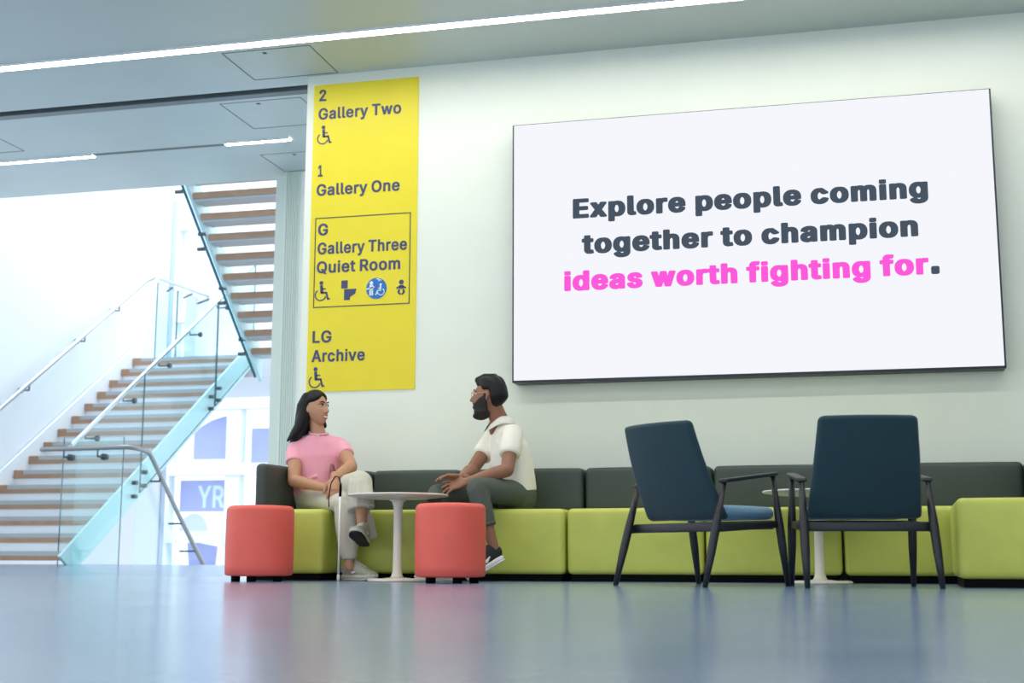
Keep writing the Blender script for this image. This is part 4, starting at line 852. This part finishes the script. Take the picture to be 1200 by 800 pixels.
# outer fold of the lower leg's wide hem
loft(bm, [V3(-2.955, -0.985, 0.45), V3(-2.905, -0.965, 0.36), V3(-2.875, -0.955, 0.255)], [(0.05, 0.03), (0.045, 0.03), (0.036, 0.026)], 14, V3(1, 0, 0), cap=False)
loft(bm, [hipL, lerp(hipL, knL, 0.5)+V3(0, 0, 0.015), knL], [(0.080, 0.088), (0.084, 0.084), (0.080, 0.078)], 20, UP)
hmL = lerp(knL, anL, 0.62)
loft(bm, [knL+V3(-0.01, 0.0, 0.0), lerp(knL, hmL, 0.5)+V3(-0.005, 0, 0), hmL], [(0.082, 0.080), (0.086, 0.080), (0.090, 0.076)], 22, V3(1, -0.2, 0), cap=False)
def on_leg(h, k, t, up, out, rl): return lerp(h, k, t)+V3(0, 0, up)+V3(*out)*rl
folds(bm, [(on_leg(hipR, knR, 0.05, 0.055, (0.1, -0.9, 0), 0.055), on_leg(hipR, knR, 0.30, 0.030, (0.1, -0.9, 0), 0.075), on_leg(hipR, knR, 0.55, -0.005, (0.1, -0.9, 0), 0.082), 0.010),
    (on_leg(hipR, knR, 0.10, 0.020, (0.1, -0.9, 0), 0.078), on_leg(hipR, knR, 0.35, -0.005, (0.1, -0.9, 0), 0.083), on_leg(hipR, knR, 0.60, -0.035, (0.1, -0.9, 0), 0.075), 0.009),
    (V3(-3.50, -0.64, 0.585), V3(-3.42, -0.68, 0.555), V3(-3.33, -0.70, 0.53), 0.010),
    (knL+V3(-0.05, -0.065, 0.03), lerp(knL, hmL, 0.5)+V3(-0.05, -0.075, 0), hmL+V3(-0.055, -0.06, 0.0), 0.010), (knL+V3(0.02, -0.075, 0.02), lerp(knL, hmL, 0.5)+V3(0.01, -0.082, 0), hmL+V3(0.0, -0.075, 0.0), 0.009), (knL+V3(0.06, -0.05, 0.0), lerp(knL, hmL, 0.5)+V3(0.06, -0.055, 0), hmL+V3(0.065, -0.045, 0.0), 0.009),
    (lerp(knR, anR, 0.2)+V3(0.0, -0.070, 0), lerp(knR, anR, 0.5)+V3(0.01, -0.070, 0), lerp(knR, anR, 0.9)+V3(0.015, -0.048, 0), 0.009), (lerp(knR, anR, 0.3)+V3(-0.045, -0.055, 0), lerp(knR, anR, 0.6)+V3(-0.04, -0.052, 0), lerp(knR, anR, 0.95)+V3(-0.025, -0.040, 0), 0.009)])
fw.part('trousers', bm, M_STONE, None, 0.008, 5)
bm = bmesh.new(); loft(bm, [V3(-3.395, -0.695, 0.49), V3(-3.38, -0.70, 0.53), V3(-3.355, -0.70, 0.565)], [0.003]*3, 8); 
fw.part('pocket_seam', bm, mat('seam_dark', (120, 116, 104), 0.8))  # darker line along the pocket seam
sneaker(fw, (-3.075, -0.905, 0.002), (-2.815, -1.060, 0.002), (0, 0, 1), 'sneaker', M_SAGE, M_SOLE, M_SOLE, M_LACE, M_WSOLE)
sneaker(fw, (-2.893, -1.045, 0.208), (-2.866, -1.300, 0.280), (-0.05, 0.28, 0.96), 'sneaker', M_SAGE, M_SOLE, M_RUBBER, M_LACE, M_WSOLE, lab='raised trainer showing its black sole')
# her cane with its strap
cn = thing('white_cane', 'thin white cane standing upright between the woman and the camera', 'cane', (-3.030, -1.125, 0))
bm = bmesh.new(); loft(bm, [(0, 0, 0.03), (0, 0, 0.52)], [0.0075, 0.0075], 12, (1, 0, 0), cap=False); obj('shaft', bm, M_PEARL, cn, True)
bm = bmesh.new(); loft(bm, [(0, 0, 0.0), (0, 0, 0.012), (0, 0, 0.04)], [0.006, 0.010, 0.009], 12, (1, 0, 0), cap=False); obj('tip', bm, M_PEARL, cn, True)
bm = bmesh.new(); loft(bm, [(0, 0, 0.515), (-0.002, 0.01, 0.57), (-0.004, 0.015, 0.59)], [0.0085, 0.008, 0.006], 12, (1, 0, 0)); obj('grip', bm, M_BLACK, cn, True)
bm = bmesh.new(); loft(bm, [(-0.004, 0.012, 0.595), (-0.018, 0.02, 0.632), (-0.045, 0.03, 0.640), (-0.075, 0.035, 0.60), (-0.083, 0.03, 0.54), (-0.075, 0.0, 0.49), (-0.068, -0.01, 0.45)], [0.0035]*7, 8); obj('strap', bm, M_BLACK, cn, True)
# ================================================================== the man
mn = thing('person', 'bearded man in glasses, cream polo shirt and dark trousers, laughing towards the left', 'person', (-2.05, -0.70, 0.44))
fm = Fig(mn)
hm = Head((-2.222, -0.60, 1.172), (-1.0, 0.05, 0.03), (-0.05, 0, 1), 1.0, 1.0, 0.020)
neck0, neck1 = V3(-2.165, -0.54, 1.015), V3(-2.200, -0.585, 1.11)
shL, shR = V3(-2.050, -0.66, 0.920), V3(-2.240, -0.385, 0.930)
elL, wrL = V3(-2.050, -0.80, 0.682), V3(-2.265, -0.945, 0.605)
elR, wrR = V3(-2.335, -0.60, 0.700), V3(-2.325, -0.87, 0.638)
hipC = V3(-2.08, -0.52, 0.56)
hipL, hipR = V3(-2.05, -0.62, 0.545), V3(-2.16, -0.47, 0.545)
knL, anL = V3(-2.185, -1.02, 0.560), V3(-2.078, -1.005, 0.195)
knR, anR = V3(-2.475, -0.90, 0.525), V3(-2.43, -0.98, 0.12)
lat = (shL-shR).normalized(); fwd = V3(-abs(lat.y), -abs(lat.x), 0)
bm = bmesh.new(); hm.mesh(bm); hm.ears(bm)
loft(bm, [neck0-V3(0, 0, 0.05), neck0, lerp(neck0, neck1, 0.5), neck1+V3(0, 0, 0.01)], [0.074, 0.064, 0.057, 0.056], 20)
loft(bm, [hipC, V3(-2.08, -0.52, 0.68), V3(-2.10, -0.525, 0.80), V3(-2.135, -0.53, 0.92), V3(-2.155, -0.535, 0.98)], [(0.13, 0.09), (0.125, 0.09), (0.14, 0.095), (0.14, 0.07), (0.075, 0.055)], 22, lat)
for s, e, w in ((shR, elR, wrR), (shL, elL, wrL)):
    loft(bm, [s, lerp(s, e, 0.5), e], [0.052, 0.048, 0.042], 16); loft(bm, [e, lerp(e, w, 0.3), lerp(e, w, 0.75), w], [0.043, 0.044, 0.033, 0.027], 16)
for h, k, a in ((hipR, knR, anR), (hipL, knL, anL)):
    loft(bm, [h, k], [0.065, 0.05], 14); loft(bm, [k, lerp(k, a, 0.35), lerp(k, a, 0.8), a, a-V3(0, 0, 0.06)], [0.05, 0.048, 0.034, 0.031, 0.033], 14)
hand(bm, wrL, V3(-0.085, -0.010, -0.018), V3(-0.10, -0.75, 0.60), -1, 0.24, 0.7, 1.15, 0.2)
hand(bm, wrR, V3(-0.075, -0.05, 0.005), V3(-0.35, -0.2, 0.85), 1, 0.28, 0.8, 1.12, 0.1)
fm.part('body', bm, M_SKINM, None, 0.0042, 3)
hm.features(fm, None, (0.0, 0.0))
P = hm.P
bm = bmesh.new(); ellipsoid(bm, P(0.090, 0, -0.070), [hm.F*0.020, hm.L*0.024, hm.U*0.019], 14); fm.part('mouth', bm, M_MOUTH)
bm = bmesh.new(); loft(bm, [P(0.090, -0.019, -0.054), P(0.106, 0, -0.056), P(0.090, 0.019, -0.054)], [(0.005, 0.004), (0.006, 0.004), (0.005, 0.004)], 10, hm.U); fm.part('teeth', bm, M_TEETH)
bm = bmesh.new(); loft(bm, [P(0.084, -0.027, -0.058), P(0.107, 0, -0.048), P(0.084, 0.027, -0.058)], [0.003, 0.005, 0.003], 10); fm.part('upper_lip', bm, mat('lip_brown', (132, 76, 64), 0.5))
def beard(x, y, z, d):
    m = sst(-0.036, -0.056, z-0.040*sst(0.095, 0.025, x))          # below the cheek line
    side = sst(-0.018, 0.004, x)                                      # ends in front of the ear
    burn = sst(0.03, 0.0, z)*sst(-0.012, 0.0, x)*sst(0.028, 0.010, x)*sst(0.03, 0.05, abs(y))
    mo = math.exp(-(y/0.024)**4-((z+0.068)/0.017)**4) if x > 0.07 else 0
    m = max(m*side, burn)*(1-mo)
    return -0.010+0.021*m+(0.006*m if z < -0.08 else 0)
bm = bmesh.new(); hm.mesh(bm, beard, 96, 64, True); fm.part('beard', bm, M_BEARD, None, 0.004, 2)
bm = bmesh.new(); loft(bm, [P(0.088, -0.030, -0.056), P(0.104, -0.012, -0.043), P(0.108, 0, -0.042), P(0.104, 0.012, -0.043), P(0.088, 0.030, -0.056)], [0.004, 0.005, 0.0045, 0.005, 0.004], 10); fm.part('moustache', bm, M_BEARD)
def hair_m(x, y, z, d):
    line = 0.066-0.030*sst(0.05, 0.02, x)-0.125*sst(-0.016, -0.045, x)-0.02*sst(-0.04, -0.08, x)
    m = sst(-0.010, 0.012, z-line)
    return -0.012+m*(0.026+0.012*sst(0.03, 0.11, z)+0.010*sst(0.0, -0.09, x))+0.004*math.sin(y*160+x*70)*m*sst(0.05, 0.1, z)
bm = bmesh.new(); hm.mesh(bm, hair_m, 84, 56, False)
loft(bm, [P(0.070, -0.03, 0.106), P(0.03, -0.02, 0.128), P(-0.03, -0.01, 0.130)], [0.024, 0.024, 0.022], 12); loft(bm, [P(0.075, 0.02, 0.104), P(0.03, 0.02, 0.126), P(-0.03, 0.02, 0.128)], [0.022, 0.022, 0.020], 12)
fm.part('hair', bm, M_HAIR, None, 0.0045, 2)
# glasses
bm = bmesh.new()
for s in (-1, 1):
    ring = [P(0.106-0.16*abs(math.cos(a)*0.024+0.032)*0.25, s*(0.032+0.024*math.cos(a)), 0.010+0.019*math.sin(a)) for a in [2*math.pi*k/18 for k in range(19)]]
    loft(bm, ring, [0.0018]*19, 6, cap=False)
    loft(bm, [P(0.102, s*0.057, 0.016), P(0.05, s*0.080, 0.016), P(-0.004, s*0.081, 0.018), P(-0.02, s*0.080, 0.004)], [0.002]*4, 6)
loft(bm, [P(0.106, -0.010, 0.014), P(0.111, 0, 0.017), P(0.106, 0.010, 0.014)], [0.0018]*3, 6)
gl = fm.part('glasses', bm, M_GOLD)
# cream polo shirt with collar, placket and ribbed cuffs
bm = bmesh.new()
loft(bm, [V3(-2.068, -0.515, 0.555), V3(-2.075, -0.52, 0.62), V3(-2.085, -0.525, 0.72), V3(-2.105, -0.53, 0.82), V3(-2.140, -0.53, 0.925), V3(-2.160, -0.535, 0.995)], [(0.165, 0.135), (0.168, 0.135), (0.172, 0.130), (0.180, 0.122), (0.158, 0.088), (0.075, 0.064)], 28, lat, cap=False)
for s, e in ((shR, elR), (shL, elL)):
    inn = lerp(s, (shR+shL)/2, 0.35)
    loft(bm, [inn, s+V3(0, 0, 0.004), lerp(s, e, 0.25), lerp(s, e, 0.55)], [0.064, 0.068, 0.070, 0.068], 18, cap=False)
folds(bm, [(V3(-2.045, -0.655, 0.60), V3(-2.09, -0.665, 0.66), V3(-2.15, -0.66, 0.71), 0.010), (V3(-2.00, -0.645, 0.60), V3(-2.01, -0.66, 0.66), V3(-2.03, -0.665, 0.73), 0.010), (V3(-2.20, -0.60, 0.80), V3(-2.215, -0.60, 0.72), V3(-2.205, -0.60, 0.64), 0.010),
    (V3(-1.97, -0.60, 0.575), V3(-2.02, -0.66, 0.585), V3(-2.09, -0.67, 0.575), 0.012), (V3(-2.16, -0.65, 0.88), V3(-2.13, -0.67, 0.82), V3(-2.12, -0.67, 0.75), 0.009)])
sh_ = fm.part('polo_shirt', bm, M_CREAM, None, 0.008, 6)
for s, e in ((shR, elR), (shL, elL)):
    bm = bmesh.new(); loft(bm, [lerp(s, e, 0.50), lerp(s, e, 0.59)], [0.066, 0.063], 24, cap=False); fm.part('cuff', bm, M_CREAM, sh_)
# collar: open band folded outward
bm = bmesh.new(); n = 28; rows = []
for h, r in ((0.026, 0.064), (0.034, 0.069), (0.022, 0.082), (-0.014, 0.104), (-0.018, 0.102), (0.010, 0.070)):
    rows.append([bm.verts.new(V3(-2.168, -0.540, 1.012)+lat*math.cos(a)*r*1.05+fwd*(math.sin(a)*r*0.95)+V3(0, 0, h-0.050*max(0, math.sin(a))**2)) for a in [math.radians(90+14+332*k/n) for k in range(n+1)]])
for A, B in zip(rows, rows[1:]+rows[:1]):
    for k in range(n): bm.faces.new((A[k], A[k+1], B[k+1], B[k]))
fm.part('collar', bm, M_CREAM, sh_)
# dark trousers
bm = bmesh.new()
loft(bm, [V3(-2.065, -0.52, 0.525), V3(-2.075, -0.52, 0.60)], [(0.165, 0.135), (0.155, 0.125)], 22, lat)
for h, k, a in ((hipR, knR, anR), (hipL, knL, anL)):
    loft(bm, [h, lerp(h, k, 0.5), k], [(0.086, 0.092), (0.080, 0.082), (0.070, 0.068)], 20, UP)
    loft(bm, [k, lerp(k, a, 0.35), lerp(k, a, 0.60)], [(0.066, 0.066), (0.062, 0.062), (0.052, 0.054)], 20, V3(1, 0, 0), cap=False)
folds(bm, [(hipL+V3(0.02, -0.08, 0.045), lerp(hipL, knL, 0.25)+V3(0.03, -0.055, 0.035), lerp(hipL, knL, 0.5)+V3(0.03, -0.045, 0.03), 0.010), (hipL+V3(0.03, -0.085, 0.0), lerp(hipL, knL, 0.3)+V3(0.045, -0.055, -0.01), lerp(hipL, knL, 0.6)+V3(0.04, -0.04, -0.01), 0.009),
    (knL+V3(0.045, -0.02, 0.035), knL+V3(0.05, -0.035, -0.02), knL+V3(0.045, -0.03, -0.08), 0.009), (knL+V3(0.0, -0.065, 0.0), lerp(knL, anL, 0.3)+V3(0.005, -0.062, 0), lerp(knL, anL, 0.5)+V3(0.01, -0.052, 0), 0.008)])
tr = fm.part('trousers', bm, M_OLIVE, None, 0.008, 5)
bm = bmesh.new(); loft(bm, [lerp(knL, anL, 0.56), lerp(knL, anL, 0.63)], [(0.053, 0.054), (0.052, 0.053)], 20, V3(1, 0, 0), cap=False); fm.part('cuff', bm, M_OLIVE, tr)
sneaker(fm, (-2.022, -0.985, 0.125), (-2.205, -1.10, 0.002), (-0.52, -0.12, 0.8), 'sneaker', M_KNITSHOE, M_WSOLE, M_WSOLE, M_KNITSHOE, M_WSOLE)
sneaker(fm, (-2.37, -0.93, 0.002), (-2.52, -1.15, 0.002), (0, 0, 1), 'sneaker', M_KNITSHOE, M_WSOLE, M_WSOLE, M_KNITSHOE, M_WSOLE)
